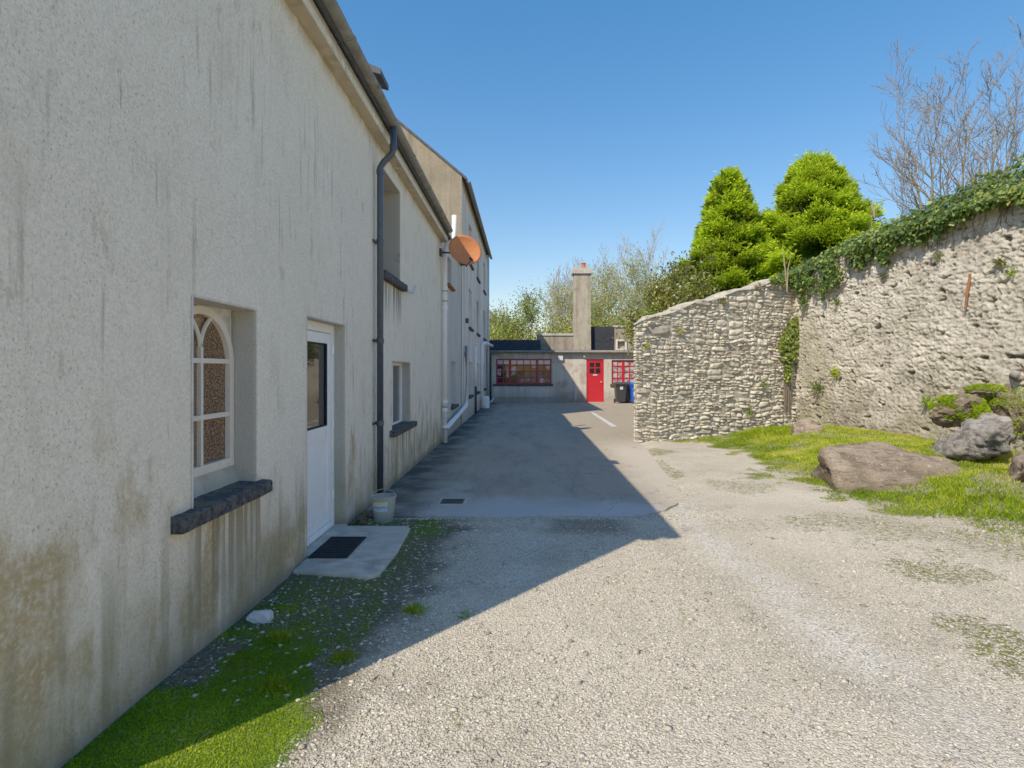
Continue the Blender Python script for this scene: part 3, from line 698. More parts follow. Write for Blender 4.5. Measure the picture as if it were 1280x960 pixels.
# white soil pipe at the far end
sp = MB(); sx = XW+.085; sy = 11.93
sp.tube([(sx, sy, .0), (sx, sy, 4.22), (sx+.02, sy, 4.30), (sx+.07, sy, 4.36), (-1.60, sy, 4.39), (-1.545, sy, 4.42), (-1.53, sy, 4.48), (-1.53, sy, 4.98)], .052, 14)
SP = sp.build('soil_pipe', 'white plastic', H, smooth=True)
for zz in (.35, .72, .9, 2.95, 3.2, 3.4, 4.1):
    k = MB(); k.tube([(sx, sy, zz-.035), (sx, sy, zz+.035)], .06, 14); k.build('pipe_collar', 'white plastic', SP)
for zz in (.30, .78, 3.1, 3.32):
    k = MB(); k.tube([(sx, sy, zz-.008), (sx, sy, zz+.008)], .0605, 14); k.build('pipe_seal', 'iron', SP)
# slate lifting over the gutter with moss on it
sl_ = MB(); c0 = Vector((-1.53, 5.75, 4.66))
sl_.prism([(c0.x-.10, c0.y-.12, c0.z+.04), (c0.x+.045, c0.y-.12, c0.z+.0), (c0.x+.045, c0.y-.12, c0.z+.06), (c0.x-.10, c0.y-.12, c0.z+.12)], (0, .34, 0))
sl_.build('lifted_slate', 'slate', H)

# ---- link between the houses
L = thing('link_building', 'narrow pale rendered link between the low white house and the tall house', 'building', (XW, 14, 0))
YC = 15.87
m = MB(); LW = (13.75, 14.65, .66, 1.8, .14); LU = (13.0, 13.8, 3.65, 4.35, .14)
wall_x(m, XW-.02, YB, YC, -.05, 4.62, [LW, LU]); m.add([(XW-.02,YB,4.62),(XW-.02,YC,4.62),(-7,YC,4.9),(-7,YB,4.9)], [(0,1,2,3)])
m.build('wall', 'pale link render', L)
m = MB(); m.box((XW-.3, YB+.005, 4.625), (XW+.12, YC-.005, 4.70)); m.build('eaves', 'slate', L)
frame_x(L, XW-.16, *LW[:4], .05, .05, bars_y=[14.2], glass='dark glass'); frame_x(L, XW-.16, *LU[:4], .05, .05, glass='dark glass')
sill_x('window_sill', L, 13.65, 14.75, .67, XW-.18, XW+.06, .08); sill_x('window_sill', L, 12.9, 13.9, 3.66, XW-.18, XW+.07, .07, 'rust')

# ---- tall house behind
T = thing('tall_house', 'tall grey streaked house with tan gable beyond the low white house', 'house', (XW, 21, 0))
YD = 26.9; ZT = 7.25; XTB = -9.6; XTR = (XW+XTB)/2; pit = .84; ZTR = ZT + (XW-XTR)*pit
cols_ = [(17.95, 19.0), (20.95, 21.95), (24.35, 25.45)]; fl = [(.72, 1.85), (3.0, 4.3), (5.15, 6.45)]
ops = [(a, b, c, d, .16) for a, b in cols_ for c, d in fl]
m = MB(); wall_x(m, XW, YC, YD, -.05, ZT, ops)
m.add([(XW,YD,-.05),(XTB,YD,-.05),(XTB,YD,ZT),(XTR,YD,ZTR),(XW,YD,ZT)], [(0,1,2,3,4)]); m.add([(XTB,YC,-.05),(XTB,YC,ZT),(XTB,YD,ZT),(XTB,YD,-.05)], [(0,1,2,3)])
m.build('wall', 'grey streaked render', T)
m = MB(); m.add([(XW,YC,-.05),(XW,YC,ZT),(XTR,YC,ZTR),(XTB,YC,ZT),(XTB,YC,-.05)], [(0,1,2,3,4)]); gb = m.build('gable', 'tan roughcast', T)
m = MB(); m.prism([(XW+.16,YC-.04,ZT-.13),(XTR,YC-.04,ZTR+.004),(XTB-.16,YC-.04,ZT-.13),(XTB-.16,YC-.04,ZT-.05),(XTR,YC-.04,ZTR+.085),(XW+.16,YC-.04,ZT-.05)], (0, YD-YC+.1, 0))
m.build('roof', 'slate', T)
gutter_x(T, XW+.20, ZT-.14, YC-.03, YD+.05, .06)
for a, b, c, d, dep in ops:
    frame_x(T, XW-dep, a, b, c, d, .06, .05, bars_z=[(c+d)/2], glass='dark glass')
    sill_x('window_sill', T, a-.09, b+.09, c+.01, XW-.19, XW+.07, .09)
def pipe(name, par, pts, r, mat):
    mb = MB(); mb.tube(pts, r, 10); return mb.build(name, mat, par, smooth=True)
pipe('waste_pipe', T, [(XW+.09, 12.25, .30), (XW+.09, 16.2, .52), (XW+.09, 16.28, .56), (XW+.09, 16.3, .64), (XW+.09, 16.3, 2.32)], .055, 'white plastic')
pipe('waste_pipe', T, [(XW+.09, 19.5, 1.02), (XW+.09, 19.5, 2.4)], .05, 'white plastic')
pipe('waste_pipe', T, [(XW+.09, 19.5, .0), (XW+.09, 19.5, 1.0)], .045, 'iron')
pipe('downpipe', T, [(XW+.10, 22.4, .1), (XW+.10, 22.4, 2.55), (XW+.13, 22.45, 2.66), (XW+.2, 22.8, 2.72), (XW+.30, 26.1, 2.74)], .06, 'white plastic')
pipe('downpipe', T, [(XW+.12, 25.9, .0), (XW+.12, 25.9, 7.0)], .05, 'grey plastic')
vt = MB(); vt.box((XW, 16.9, 3.05), (XW+.09, 17.05, 3.2)); vt.build('vent', 'iron', T)
vt = MB(); vt.box((XW, 16.6, 2.0), (XW+.05, 16.8, 2.15)); vt.build('vent', 'iron', T)

# ---- long low annex with red joinery
A = thing('annex', 'single storey rendered annex with red windows and red door closing the yard', 'building', (2, 26.5, 0))
YF = 26.5; sc = F / YF
def ax(px): return (px-CX)/sc
def az(py): return CAMZ - (py-CY)/sc
def wall_y(mb, y, x0, x1, z0, z1, ops):
    xs_ = sorted({x0, x1, *[o[0] for o in ops], *[o[1] for o in ops]}); zs = sorted({z0, z1, *[o[2] for o in ops], *[o[3] for o in ops]})
    for i in range(len(xs_)-1):
        for j in range(len(zs)-1):
            cx, cz = (xs_[i]+xs_[i+1])/2, (zs[j]+zs[j+1])/2
            if any(o[0] < cx < o[1] and o[2] < cz < o[3] for o in ops): continue
            mb.add([(xs_[i],y,zs[j]),(xs_[i+1],y,zs[j]),(xs_[i+1],y,zs[j+1]),(xs_[i],y,zs[j+1])], [(0,1,2,3)])
    for a, b, c, d, dep in ops:
        yb = y + dep
        mb.add([(a,y,c),(a,y,d),(a,yb,d),(a,yb,c)], [(3,2,1,0)]); mb.add([(b,y,c),(b,y,d),(b,yb,d),(b,yb,c)], [(0,1,2,3)])
        mb.add([(a,y,d),(b,y,d),(b,yb,d),(a,yb,d)], [(3,2,1,0)]); mb.add([(a,y,c),(b,y,c),(b,yb,c),(a,yb,c)], [(0,1,2,3)])
W1 = (ax(620), ax(689.5), az(480), az(448.5), .14); DR = (ax(733), ax(755), .02, az(449), .14); W2 = (ax(764.5), ax(797), az(480), az(450), .14)
m = MB(); wall_y(m, YF, XW+.02, 8.6, -.05, 2.5, [W1, DR, W2]); m.box((8.58, YF, -.05), (8.62, 33, 2.5)); m.box((XW+.02, 32.9, -.05), (8.58, 33, 2.5))
m.build('wall', 'annex render', A)
m = MB(); m.box((XW+.02, YF+.02, 2.505), (8.6, 33, 2.56)); m.build('flat_roof', 'black felt', A)
m = MB(); m.prism([(XW+.02, YF+.02, 2.562), (XW+.02, YF+.45, 3.07), (XW+.02, YF+.9, 3.07), (XW+.02, YF+.9, 2.562)], (ax(683)-XW-.3, 0, 0)); m.build('felt_and_shadow_upstand', 'black felt', A)
m = MB(); m.box((XW+.05, YF-.14, 2.40), (8.6, YF+.01, 2.50)); m.build('fascia', 'gutter metal', A)
m = MB(); m.tube([(XW+.1, YF-.20, 2.47), (8.6, YF-.20, 2.44)], .055, 8); m.build('gutter', 'gutter metal', A)
m = MB(); m.box((XW+.02, YF-.13, 2.502), (8.6, YF+.019, 2.53)); m.build('roof_edge', 'concrete', A)
def win_y(y, a, b, c, d, heavy, vb, hb, mat, glass, lab):
    m = MB(); w_ = .07
    m.box((a, y-.05, c), (a+w_, y, d)); m.box((b-w_, y-.05, c), (b, y, d)); m.box((a+w_, y-.048, c), (b-w_, y, c+w_)); m.box((a+w_, y-.048, d-w_), (b-w_, y, d))
    for x in heavy: m.box((x-.06, y-.054, c+w_), (x+.06, y-.002, d-w_))
    for x in vb: m.box((x-.022, y-.044, c+w_), (x+.022, y-.004, d-w_))
    for z in hb: m.box((a+w_, y-.041, z-.024), (b-w_, y-.006, z+.024))
    wd = m.build('window', mat, A); wd['label'] = lab
    p = MB(); p.add([(a+.03, y-.02, c+.03), (b-.03, y-.02, c+.03), (b-.03, y-.02, d-.03), (a+.03, y-.02, d-.03)], [(0,1,2,3)]); p.build('pane', glass, wd)
h_ = W1[3]-W1[2]
win_y(YF+.10, *W1[:4], [ax(637.5), ax(671.5)], [ax(629), ax(646), ax(654.5), ax(663), ax(680)], [W1[2]+h_*.25, W1[2]+h_*.5, W1[2]+h_*.745], 'dark red paint', 'net glass', 'wide dark red window of many small panes')
h2_ = W2[3]-W2[2]
win_y(YF+.10, *W2[:4], [ax(779)], [ax(772), ax(787)], [W2[2]+h2_*.25, W2[2]+h2_*.5, W2[2]+h2_*.75], 'red paint', 'blind glass', 'bright red window of small panes behind the bins')
m = MB(); m.box((W1[0]-.15, YF-.07, W1[2]-.1), (W1[1]+.08, YF+.1, W1[2])); m.build('window_sill', 'dark sill stone', A)
m = MB(); m.box((W2[0]-.08, YF-.07, W2[2]-.1), (W2[1]+.08, YF+.1, W2[2])); m.build('window_sill', 'dark sill stone', A)
mat_render('pale panel', (.74, .68, .57), (.64, .59, .5), (.38, .34, .28), .5)
m = MB(); m.box((W1[0]-.12, YF-.02, .25), (W1[1]+.05, YF-.001, W1[2]-.105)); m.build('apron_panel', 'pale panel', A)
# red door
a, b, c, d = DR[:4]; y = YF+.08
m = MB(); m.box((a, y-.05, c), (a+.07, y+.03, d)); m.box((b-.07, y-.05, c), (b, y+.03, d)); m.box((a+.07, y-.048, d-.07), (b-.07, y+.03, d)); m.build('door_frame', 'red paint', A)
m = MB(); zt = d-.09; zm = az(467)
m.box((a+.075, y-.03, c), (b-.075, y+.02, zm)); m.box((a+.075, y-.03, zm), (a+.16, y+.02, zt)); m.box((b-.16, y-.03, zm), (b-.075, y+.02, zt)); m.box((a+.16, y-.029, zt-.08), (b-.16, y+.02, zt))
m.box(((a+b)/2-.025, y-.028, zm), ((a+b)/2+.025, y+.019, zt-.08)); m.box((a+.16, y-.027, (zm+zt)/2-.05), (b-.16, y+.018, (zm+zt)/2))
dd = m.build('door', 'red paint', A); dd['label'] = 'bright red door with four small panes'
m = MB(); m.add([(a+.15, y-.01, zm), (b-.15, y-.01, zm), (b-.15, y-.01, zt-.07), (a+.15, y-.01, zt-.07)], [(0,1,2,3)]); m.build('pane', 'dark glass', dd)
m = MB(); m.box(((a+b)/2-.1, y-.037, zm-.09), ((a+b)/2+.1, y-.029, zm-.04)); m.build('letterbox', 'lamp white', dd)
m = MB(); m.tube([(b-.13, y-.03, 1.0), (b-.13, y-.08, 1.0)], .03, 8); m.build('handle', 'lamp white', dd)
# roof line structures
YP = 27.45
def bx(px): return (px-CX)*YP/F
def bz(py): return CAMZ-(py-CY)*YP/F
m = MB(); m.box((bx(671), YP, 2.56), (bx(717), YP+.25, bz(419.5))); m.build('parapet', 'parapet render', A)
m = MB(); m.box((bx(670.5), YP-.05, bz(419.5)+.002), (bx(717), YP+.3, bz(416.8))); m.build('parapet_coping', 'concrete', A)
m = MB(); m.box((bx(739.5), YP+.25, 2.56), (bx(768), YP+.7, bz(407.5))); m.build('felt_and_shadow_upstand', 'black felt', A)  # added black box; stands in for the chimney's shadow on the parapet
VO = (bx(773), bx(782.5), 2.66, bz(426), .15)
m = MB(); wall_y(m, YP+.3, bx(768)+.002, bx(830), 2.56, bz(408.5), [VO]); m.build('parapet', 'parapet render', A)
m = MB(); m.box((bx(768)+.002, YP+.24, bz(408.5)+.002), (bx(830), YP+.6, bz(406))); m.build('parapet_coping', 'concrete', A)
m = MB(); a, b, c, d, _ = VO
m.box((a-.09, YP+.24, c-.08), (a, YP+.3, d+.08)); m.box((b, YP+.24, c-.08), (b+.09, YP+.3, d+.08)); m.box((a, YP+.24, d), (b, YP+.3, d+.08)); m.box((a, YP+.24, c-.08), (b, YP+.3, c))
m.build('vent_surround', 'cornice plaster', A)
m = MB(); m.add([(a,YP+.44,c),(b,YP+.44,c),(b,YP+.44,d),(a,YP+.44,d)], [(0,1,2,3)]); m.build('vent_grille', 'soffit plaster', A)
cx0, cx1 = bx(717), bx(738.5)
m = MB(); m.prism([(cx0, YP-.05, 2.56), (cx1, YP-.05, 2.56), (cx1-.02, YP+.0, bz(342)), (cx0+.02, YP+.0, bz(342))], (0, .62, 0)); CH = m.build('chimney', 'chimney render', A)
m = MB(); m.box((cx0-.07, YP-.09, bz(342)+.002), (cx1+.07, YP+.66, bz(338))); m.box((cx0-.0, YP-.02, bz(338)+.001), (cx1, YP+.59, bz(334.5))); m.build('chimney_cap', 'concrete', CH)
m = MB(); m.lathe((cx0+.52, YP+.25, bz(334.5)), [(.001,0),(.12,0),(.10,.22),(.13,.24),(.13,.28),(.08,.28),(.08,.05),(.001,.05)], 14); m.build('chimney_pot', 'terracotta', CH)
m = MB(); m.lathe((cx0+.15, YP+.25, bz(334.5)), [(.001,0),(.09,0),(.08,.08),(.05,.1),(.001,.1)], 12); m.build('chimney_pot', 'concrete', CH)
# wall lamp, sensor, boiler flue, pipes
m = MB(); lx = ax(700.5); m.box((lx-.12, YF-.12, az(450.5)), (lx+.12, YF-.001, az(444.5))); m.build('flood_light', 'lamp white', A, bevel=.01)
m = MB(); lx = ax(730); m.box((lx-.05, YF-.1, az(446.5)), (lx+.05, YF-.001, az(443))); m.build('sensor', 'lamp white', A)
pipe('vent_pipe', A, [(ax(719), YF-.12, .0), (ax(719), YF-.12, .72)], .055, 'grey plastic')
m = MB(); m.tube([(ax(719), YF-.12, .72), (ax(719), YF-.12, .78)], .075, 10); m.build('vent_cap', 'grey plastic', A)
pipe('downpipe', A, [(XW+.20, YF-.12, .0), (XW+.20, YF-.12, 2.3), (XW+.2, YF-.2, 2.45)], .05, 'dark pipe paint')
m = MB(); m.box((XW+.16, YF-.30, 2.36), (XW+.6, YF-.15, 2.50)); m.build('hopper', 'dark pipe paint', A)

# ---- satellite dish
dc = Vector((-1.256, 11.55, 4.13))
SD = thing('satellite_dish', 'faded orange satellite dish on a bracket high on the white house', 'satellite dish', dc)
def dish():
    fw = Vector((.42, -.88, .26)).normalized(); u = fw.cross(Vector((0,0,1))).normalized(); v = u.cross(fw)
    vs = []; fs = []; nr, na = 8, 36; Rr = .365; dep = .075
    for s_ in (0, 1):
        for i in range(nr+1):
            r = Rr*i/nr
            for k in range(na):
                a = 2*math.pi*k/na; vs.append(dc + u*(r*math.cos(a)) + v*(r*.93*math.sin(a)) + fw*(dep*((i/nr)**2) - dep*.5 - .008*s_))
        o = s_*(nr+1)*na
        for i in range(nr):
            for k in range(na):
                q = (o+i*na+k, o+i*na+(k+1)%na, o+(i+1)*na+(k+1)%na, o+(i+1)*na+k); fs.append(q if s_ == 0 else q[::-1])
    o1 = nr*na; o2 = (nr+1)*na+nr*na
    for k in range(na): fs.append((o1+k, o1+(k+1)%na, o2+(k+1)%na, o2+k))
    m = MB(); m.add(vs, fs); m.build('reflector', 'dish paint', SD, smooth=True)
    m = MB(); b0 = dc - v*.33 - fw*.01; tip = dc + fw*.34 - v*.36
    m.tube([dc - fw*.05 - v*.05, b0 - v*.04, tip], .012, 6); m.build('feed_arm', 'dish dark', SD)
    m = MB(); m.tube([tip - fw*.01 - v*.01, tip - fw*.08 + v*.06], .03, 10); m.tube([tip + fw*.02 - v*.04, tip+v*.01], .022, 8); m.build('receiver', 'dish dark', SD)
    m = MB(); m.tube([dc - fw*.05, dc - fw*.16], .04, 8); m.tube([dc - fw*.14, (XW+.05, 11.75, 4.13)], .02, 8); m.box((XW, 11.68, 4.05), (XW+.05, 11.83, 4.21)); m.build('wall_bracket', 'dish dark', SD)
dish()

# ------------------------------------------------------------------ yard things
m = MB(); m.prism([(-1.815,4.26,-.05),(-1.40,4.19,-.05),(-1.19,4.14,-.05),(-1.12,4.2,-.05),(-1.10,4.7,-.05),(-1.13,5.40,-.05),(-1.17,5.47,-.05),(-1.815,5.48,-.05)], (0,0,.08))
STEP = m.build('doorstep', 'concrete', origin=(-1.47, 4.84, 0)); 
bv = STEP.modifiers.new('bevel', 'BEVEL'); bv.width = .012; bv.segments = 2
tag(STEP, 'worn concrete slab step on the ground below the white door', 'doorstep')
MT = thing('doormat', 'black rubber doormat lying on the concrete step', 'doormat', (-1.62, 4.78, .03))
m = MB(); m.box((-1.80, 4.52, .032), (-1.47, 5.08, .043)); m.build('mat_base', 'dark rubber', MT, bevel=.004)
m = MB()
for i in range(13): m.box((-1.79, 4.54+i*.042, .0435), (-1.48, 4.56+i*.042, .047))
m.build('mat_ribs', 'dark rubber', MT)
# bucket
bc = Vector((-1.475, 5.72, .0)); BK = thing('bucket', 'pale plastic bucket of sand with a torn sticker beside the dark downpipe', 'bucket', bc)
m = MB(); m.lathe(bc, [(.001,.006),(.093,.006),(.097,.012),(.122,.255),(.13,.258),(.13,.275),(.119,.275),(.117,.25),(.001,.25)], 28); m.build('body', 'bucket plastic', BK, smooth=False)
m = MB(); m.lathe(bc, [(.117,.252),(.08,.262),(.04,.268),(.001,.266)], 24); m.build('sand_fill', 'sand', BK)
m = MB(); vs = []; fs = []
for i in range(9):
    a = R(-135 + i*10)
    for z, r in ((.135, .1115), (.232, .1215)): vs.append(bc + Vector((r*math.cos(a), r*math.sin(a), z)))
for i in range(8): fs.append((2*i, 2*i+2, 2*i+3, 2*i+1))
m.add(vs, fs); m.build('sticker', 'bucket sticker', BK)
m = MB(); m.tube([bc + Vector((.128*math.cos(a), .05*math.sin(a)*.6, .262 + .075*math.sin(a))) for a in [math.pi*k/14 for k in range(15)]], .004, 6); m.build('handle', 'wire', BK)

def rock(name, loc, size, mat, seed, rot=0, sub=4, rough=.28, flat=0, parent=None, verts=None):
    """noise displaced boulder"""
    import bmesh
    bm = bmesh.new(); bmesh.ops.create_icosphere(bm, subdivisions=sub, radius=1)
    vals = []
    c, s = math.cos(rot), math.sin(rot)
    for v in bm.verts:
        p = v.co.copy(); q = p*1.1 + Vector((seed*3.7, seed*1.3, seed*2.1))
        # faceted: clamp along a few random planes
        rnd = random.Random(seed)
        for k in range(9):
            nrm = Vector((rnd.gauss(0,1), rnd.gauss(0,1), rnd.gauss(0,1))).normalized(); dd = rnd.uniform(.55, .85)
            e = p.dot(nrm) - dd
            if e > 0: p -= nrm*e*.9
        p *= 1 + rough*mnoise.fractal(q*1.4, 1, 2, 4)*.45 + rough*.25*mnoise.noise(q*6)
        vals.append(.5 + .5*mnoise.noise(q*2.2))
        x, y, z = p.x*size[0], p.y*size[1], p.z*size[2]
        v.co = Vector((x*c - y*s, x*s + y*c, z))
    me = bpy.data.meshes.new(name); bm.to_mesh(me); bm.free()
    o = bpy.data.objects.new(name, me); COL.objects.link(o); o.location = loc; me.materials.append(M[mat])
    add_vals(o, vals); return o
o = rock('stone', (-1.68, 3.47, .02), (.085, .07, .05), 'white stone', 3, sub=3); tag(o, 'pale pinkish stone against the foot of the white wall', 'stone')
for i, (x, y, s_) in enumerate([(-1.70, 5.72, .06), (-1.74, 5.92, .05), (-1.66, 5.62, .04), (-1.62, 5.98, .05), (-1.76, 5.62, .035)]):
    o = rock('stone', (x, y, s_*.5), (s_*1.2, s_, s_*.8), 'boulder', 20+i, sub=2); tag(o, 'small rough stone in the pile between the door and the bucket', 'stone', 'stones piled beside the bucket')
# drain cover
dcv = at(565, 629, 6.51); DC = thing('drain_cover', 'square iron drain cover set in the tarmac near its front edge', 'drain cover', (dcv.x, 6.55, 0))
m = MB(); x0, y0 = dcv.x-.14, 6.42
m.box((x0-.03, y0-.03, -.02), (x0+.31, y0, .016)); m.box((x0-.03, y0+.28, -.02), (x0+.31, y0+.31, .016)); m.box((x0-.03, y0, -.02), (x0, y0+.28, .016)); m.box((x0+.28, y0, -.02), (x0+.31, y0+.28, .016)); m.build('rim', 'concrete', DC)
m = MB(); m.box((x0, y0, -.02), (x0+.28, y0+.28, .009)); 
for i in range(6): m.box((x0+.02, y0+.02+i*.044, .009), (x0+.26, y0+.04+i*.044, .014))
m.build('cover', 'iron', DC)
# white tub by the tall house
tb = Vector((-1.60, 22.5, 0)); TB = thing('plastic_drum', 'white plastic drum standing at the foot of the tall house', 'drum', tb)
m = MB(); m.lathe(tb, [(.001,.004),(.15,.004),(.17,.02),(.175,.42),(.15,.46),(.001,.46)], 20); m.build('body', 'white plastic', TB, smooth=False)
m = MB(); m.lathe(tb, [(.001,.462),(.155,.462),(.16,.475),(.15,.50),(.001,.50)], 20); m.build('lid', 'white plastic', TB)
m = MB(); m.box((tb.x-.05, tb.y-.182, .06), (tb.x+.0, tb.y-.171, .11)); m.build('tap', 'iron', TB)
# bit of white pipe leaning at annex corner
m = MB(); p = at(613, 503, 26.2); m.tube([(p.x, 26.2, .02), (p.x+.16, 26.42, .22)], .035, 8)
tag(m.build('pipe_offcut', 'white plastic', origin=(p.x, 26.2, 0)), 'short white pipe offcut leaning on the annex wall', 'pipe')

def wheelie_bin(loc, body, label, mark=False, rot=0):
    t = thing('wheelie_bin', label, 'wheelie bin', loc, 'wheelie bins by the red window')
    o = Vector(loc)
    m = MB(); w0, w1, d0, d1, h = .20, .27, .22, .33, .90
    v = [o + Vector(p) for p in [(-w0,-d0,.06),(w0,-d0,.06),(w0,d0,.06),(-w0,d0,.06),(-w1,-d1,h),(w1,-d1,h),(w1,d1,h),(-w1,d1,h)]]
    m.add(v, [(0,3,2,1),(4,5,6,7),(0,1,5,4),(1,2,6,5),(2,3,7,6),(3,0,4,7)]); m.build('body', body, t, bevel=.03)
    m = MB(); m.box(o + Vector((-w1-.02,-d1-.03,h-.05)), o + Vector((w1+.02,-d1,h-.001))); m.box(o + Vector((-w1-.02,-d1,h-.05)), o + Vector((-w1+.005,d1,h-.001))); m.box(o + Vector((w1-.005,-d1,h-.05)), o + Vector((w1+.02,d1,h-.001))); m.build('rim', body, t)
    m = MB(); m.prism([o + Vector((-w1-.02, y, z)) for y, z in [(-d1-.05,h+.002),(d1+.04,h+.002),(d1+.04,h+.05),(.1,h+.10),(-.15,h+.09),(-d1-.05,h+.035)]], (2*w1+.04, 0, 0)); m.build('lid', body, t, bevel=.012)
    m = MB(); m.tube([o + Vector((-w1, d1+.05, h-.03)), o + Vector((-w1, d1+.11, h)), o + Vector((w1, d1+.11, h)), o + Vector((w1, d1+.05, h-.03))], .018, 8); m.build('handle', body, t)
    for s_ in (-1, 1):
        m = MB(); m.tube([o + Vector((s_*.20, d0+.03, .10)), o + Vector((s_*.26, d0+.03, .10))], .10, 16); m.build('wheel', 'dark rubber', t)
    if mark:
        m = MB(); y = -d0 - (d1-d0)*.72 - .012
        m.add([o + Vector((-.07, y, .66)), o + Vector((.07, y, .66)), o + Vector((.07, y-.012, .78)), o + Vector((.02, y-.015, .80)), o + Vector((-.07, y-.012, .78))], [(0,1,2,3,4)]); m.build('bin_mark', 'bin mark', t)
    return t
wheelie_bin((ax(773)-.02, 25.85, .004), 'bin black', 'black wheelie bin with a pale mark on its front below the red window', True)
wheelie_bin((ax(781), 26.14, .004), 'bin black', 'black wheelie bin half hidden between the front black bin and the blue one')
wheelie_bin((ax(790.5), 25.6, .004), 'bin blue', 'blue wheelie bin beside the end of the stone wall')

# ------------------------------------------------------------------ stone walls
def rubble_wall():
    W = thing('coursed_stone_wall', 'coursed rubble stone wall with sloping top facing the gravel', 'wall', (P0[0], P0[1], 0))
    dvec = (P1-P0); Ln = np.linalg.norm(dvec); dvec = dvec/Ln; nv = np.array([dvec[1], -dvec[0]])   # towards camera
    def top(u): return 2.62 + 1.45*(u/Ln)**.93 + .03*math.sin(u*5)
    V = []; Fc = []; vals = []
    rnd = random.Random(5)
    def stone(u0, u1, z0, z1, face, depth, val, n=7, q=6):
        base = len(V)
        cu, cz = (u0+u1)/2, (z0+z1)/2; hu, hz = (u1-u0)/2, (z1-z0)/2
        sd = rnd.random()*100; tilt = rnd.gauss(0, .05); corner = [rnd.uniform(-.3, .42) for _ in range(8)]; pw = rnd.uniform(.04, .12)
        for j in range(q+1):
            for i in range(n+1):
                s_ = -1+2*i/n; t_ = -1+2*j/q
                edge = max(abs(s_), abs(t_))
                # skew corners
                ss = s_*(1 - .10*abs(t_)**3) ; tt = t_*(1-.10*abs(s_)**3)
                k = (0 if s_ < 0 else 1) + (0 if t_ < 0 else 2)
                ss *= 1 - abs(t_)*max(0, corner[k])*.6; tt *= 1 - abs(s_)*max(0, corner[k+4])
                pu = cu + ss*hu; pz = cz + tt*hz + tilt*ss*hu
                bul = (max(0, 1-abs(s_)**4)*max(0, 1-abs(t_)**4))**pw
                nn = mnoise.fractal(Vector((pu*7+sd, pz*9, sd)), 1, 2, 3)
                dep = -.045 + bul*(depth*.8+.045) + nn*.034*bul + (s_*corner[0]+t_*corner[1])*.05*bul
                pu, pz = warp(pu, pz)
                if face is None:
                    x, y = P0 + dvec*pu + nv*dep
                else:
                    x, y = face(pu, dep)
                V.append((x, y, pz)); vals.append(min(1, max(0, val + nn*.25)))
        for j in range(q):
            for i in range(n):
                a = base + j*(n+1)+i; Fc.append((a, a+1, a+n+2, a+n+1))
    def warp(u, z):
        return (u + .035*mnoise.noise(Vector((u*2.3, z*2.3, 5.1))) + .014*mnoise.noise(Vector((u*7, z*7, 2.2))),
                z + .075*mnoise.noise(Vector((u*.8, z*1.1, 8.8))) + .032*mnoise.noise(Vector((u*3.1, z*2.6, 1.4))) + .012*mnoise.noise(Vector((u*9, z*8, 3.3))))
    def split(u0, u1, z0, z1, out, lim):
        w_, h_ = u1-u0, z1-z0
        if h_ > lim or (h_ > .17 and rnd.random() < .45) or (h_ > .09 and rnd.random() < .22):
            k = z0 + h_*rnd.uniform(.34, .66); split(u0, u1, z0, k, out, lim); split(u0, u1, k, z1, out, lim); return
        if w_ > h_*rnd.uniform(1.7, 4.4) + .06 and w_ > .22:
            k = u0 + w_*rnd.uniform(.3, .7); split(u0, k, z0, z1, out, lim); split(k, u1, z0, z1, out, lim); return
        out.append((u0, u1, z0, z1))
    def courses(Lw, topf, face=None):
        z = -.15; cells = []
        while z < 4.25:
            h = rnd.uniform(.24, .46); u = -rnd.uniform(0, .3) if Lw > 1 else 0
            while u < Lw:
                w_ = rnd.uniform(.45, 1.3); u1 = u + w_
                if Lw - u1 < .15: u1 = Lw
                split(max(u, 0), u1, z, z+h, cells, rnd.choice([.11, .15, .20, .26])); u = u1
            z += h
        for u0, u1, z0, z1 in cells:
            if (z0+z1)/2 > topf((u0+u1)/2) - .02: continue
            gp = rnd.uniform(.003, .011)
            stone(u0+gp, u1-gp, z0+gp*.8, z1-gp*.8, face, max(0, rnd.gauss(.022, .022)), min(1, max(0, rnd.gauss(.55, .26))), 9, 7)
    courses(Ln, top)
    # end face (looking to the yard) and its quoins
    courses(.5, lambda u: 2.60, lambda pu, dep: (P0 + np.array([.26, .97])*pu - dvec*dep)) 
    npmesh('stonework', V, Fc, 'rubble limestone', W, vals, smooth=True)
    # mortar core and coping
    mb = MB(); n = 40
    pf = []; pb = []
    for i in range(n+1):
        u = Ln*i/n; f_ = P0 + dvec*u - nv*.009; b_ = P0 + dvec*(u + max(0, .42*(1-u/1.2))) - nv*.5
        if i == 0: f_ = f_ + dvec*.008; b_ = P0 + np.array([.26, .97])*.5 + dvec*.01
        pf.append((f_, top(u))); pb.append((b_, top(u)))
    vs = []
    for (f_, t), (b_, _) in zip(pf, pb): vs += [(f_[0], f_[1], -.1), (f_[0], f_[1], t), (b_[0], b_[1], t), (b_[0], b_[1], -.1)]
    fs = []
    for i in range(n):
        a = 4*i
        for k in range(3): fs.append((a+k, a+4+k, a+5+k, a+1+k))
    fs += [(0,1,2,3)]
    mb.add(vs, fs); core = mb.build('mortar', 'rubble limestone', W); add_vals(core, [.12]*len(core.data.vertices))
    V2 = []; F2 = []; va2 = []; nC = 220; prof = [(.030, -.03), (.036, -.012), (.02, .004), (-.06, .014), (-.25, .02), (-.5, .015), (-.56, -.01)]
    for i in range(nC+1):
        u = -.06 + (Ln+.05)*i/nC; t = top(max(0, u))
        for dn, dz in prof:
            q = mnoise.fractal(Vector((u*8, dn*8, 3.3)), .7, 2, 5)*.026
            p = P0 + dvec*(u + max(0, .66*(-dn)*(1-u/.6))) + nv*(dn+q); V2.append((p[0], p[1], t+dz+q)); va2.append(.22+q*9)
    k = len(prof)
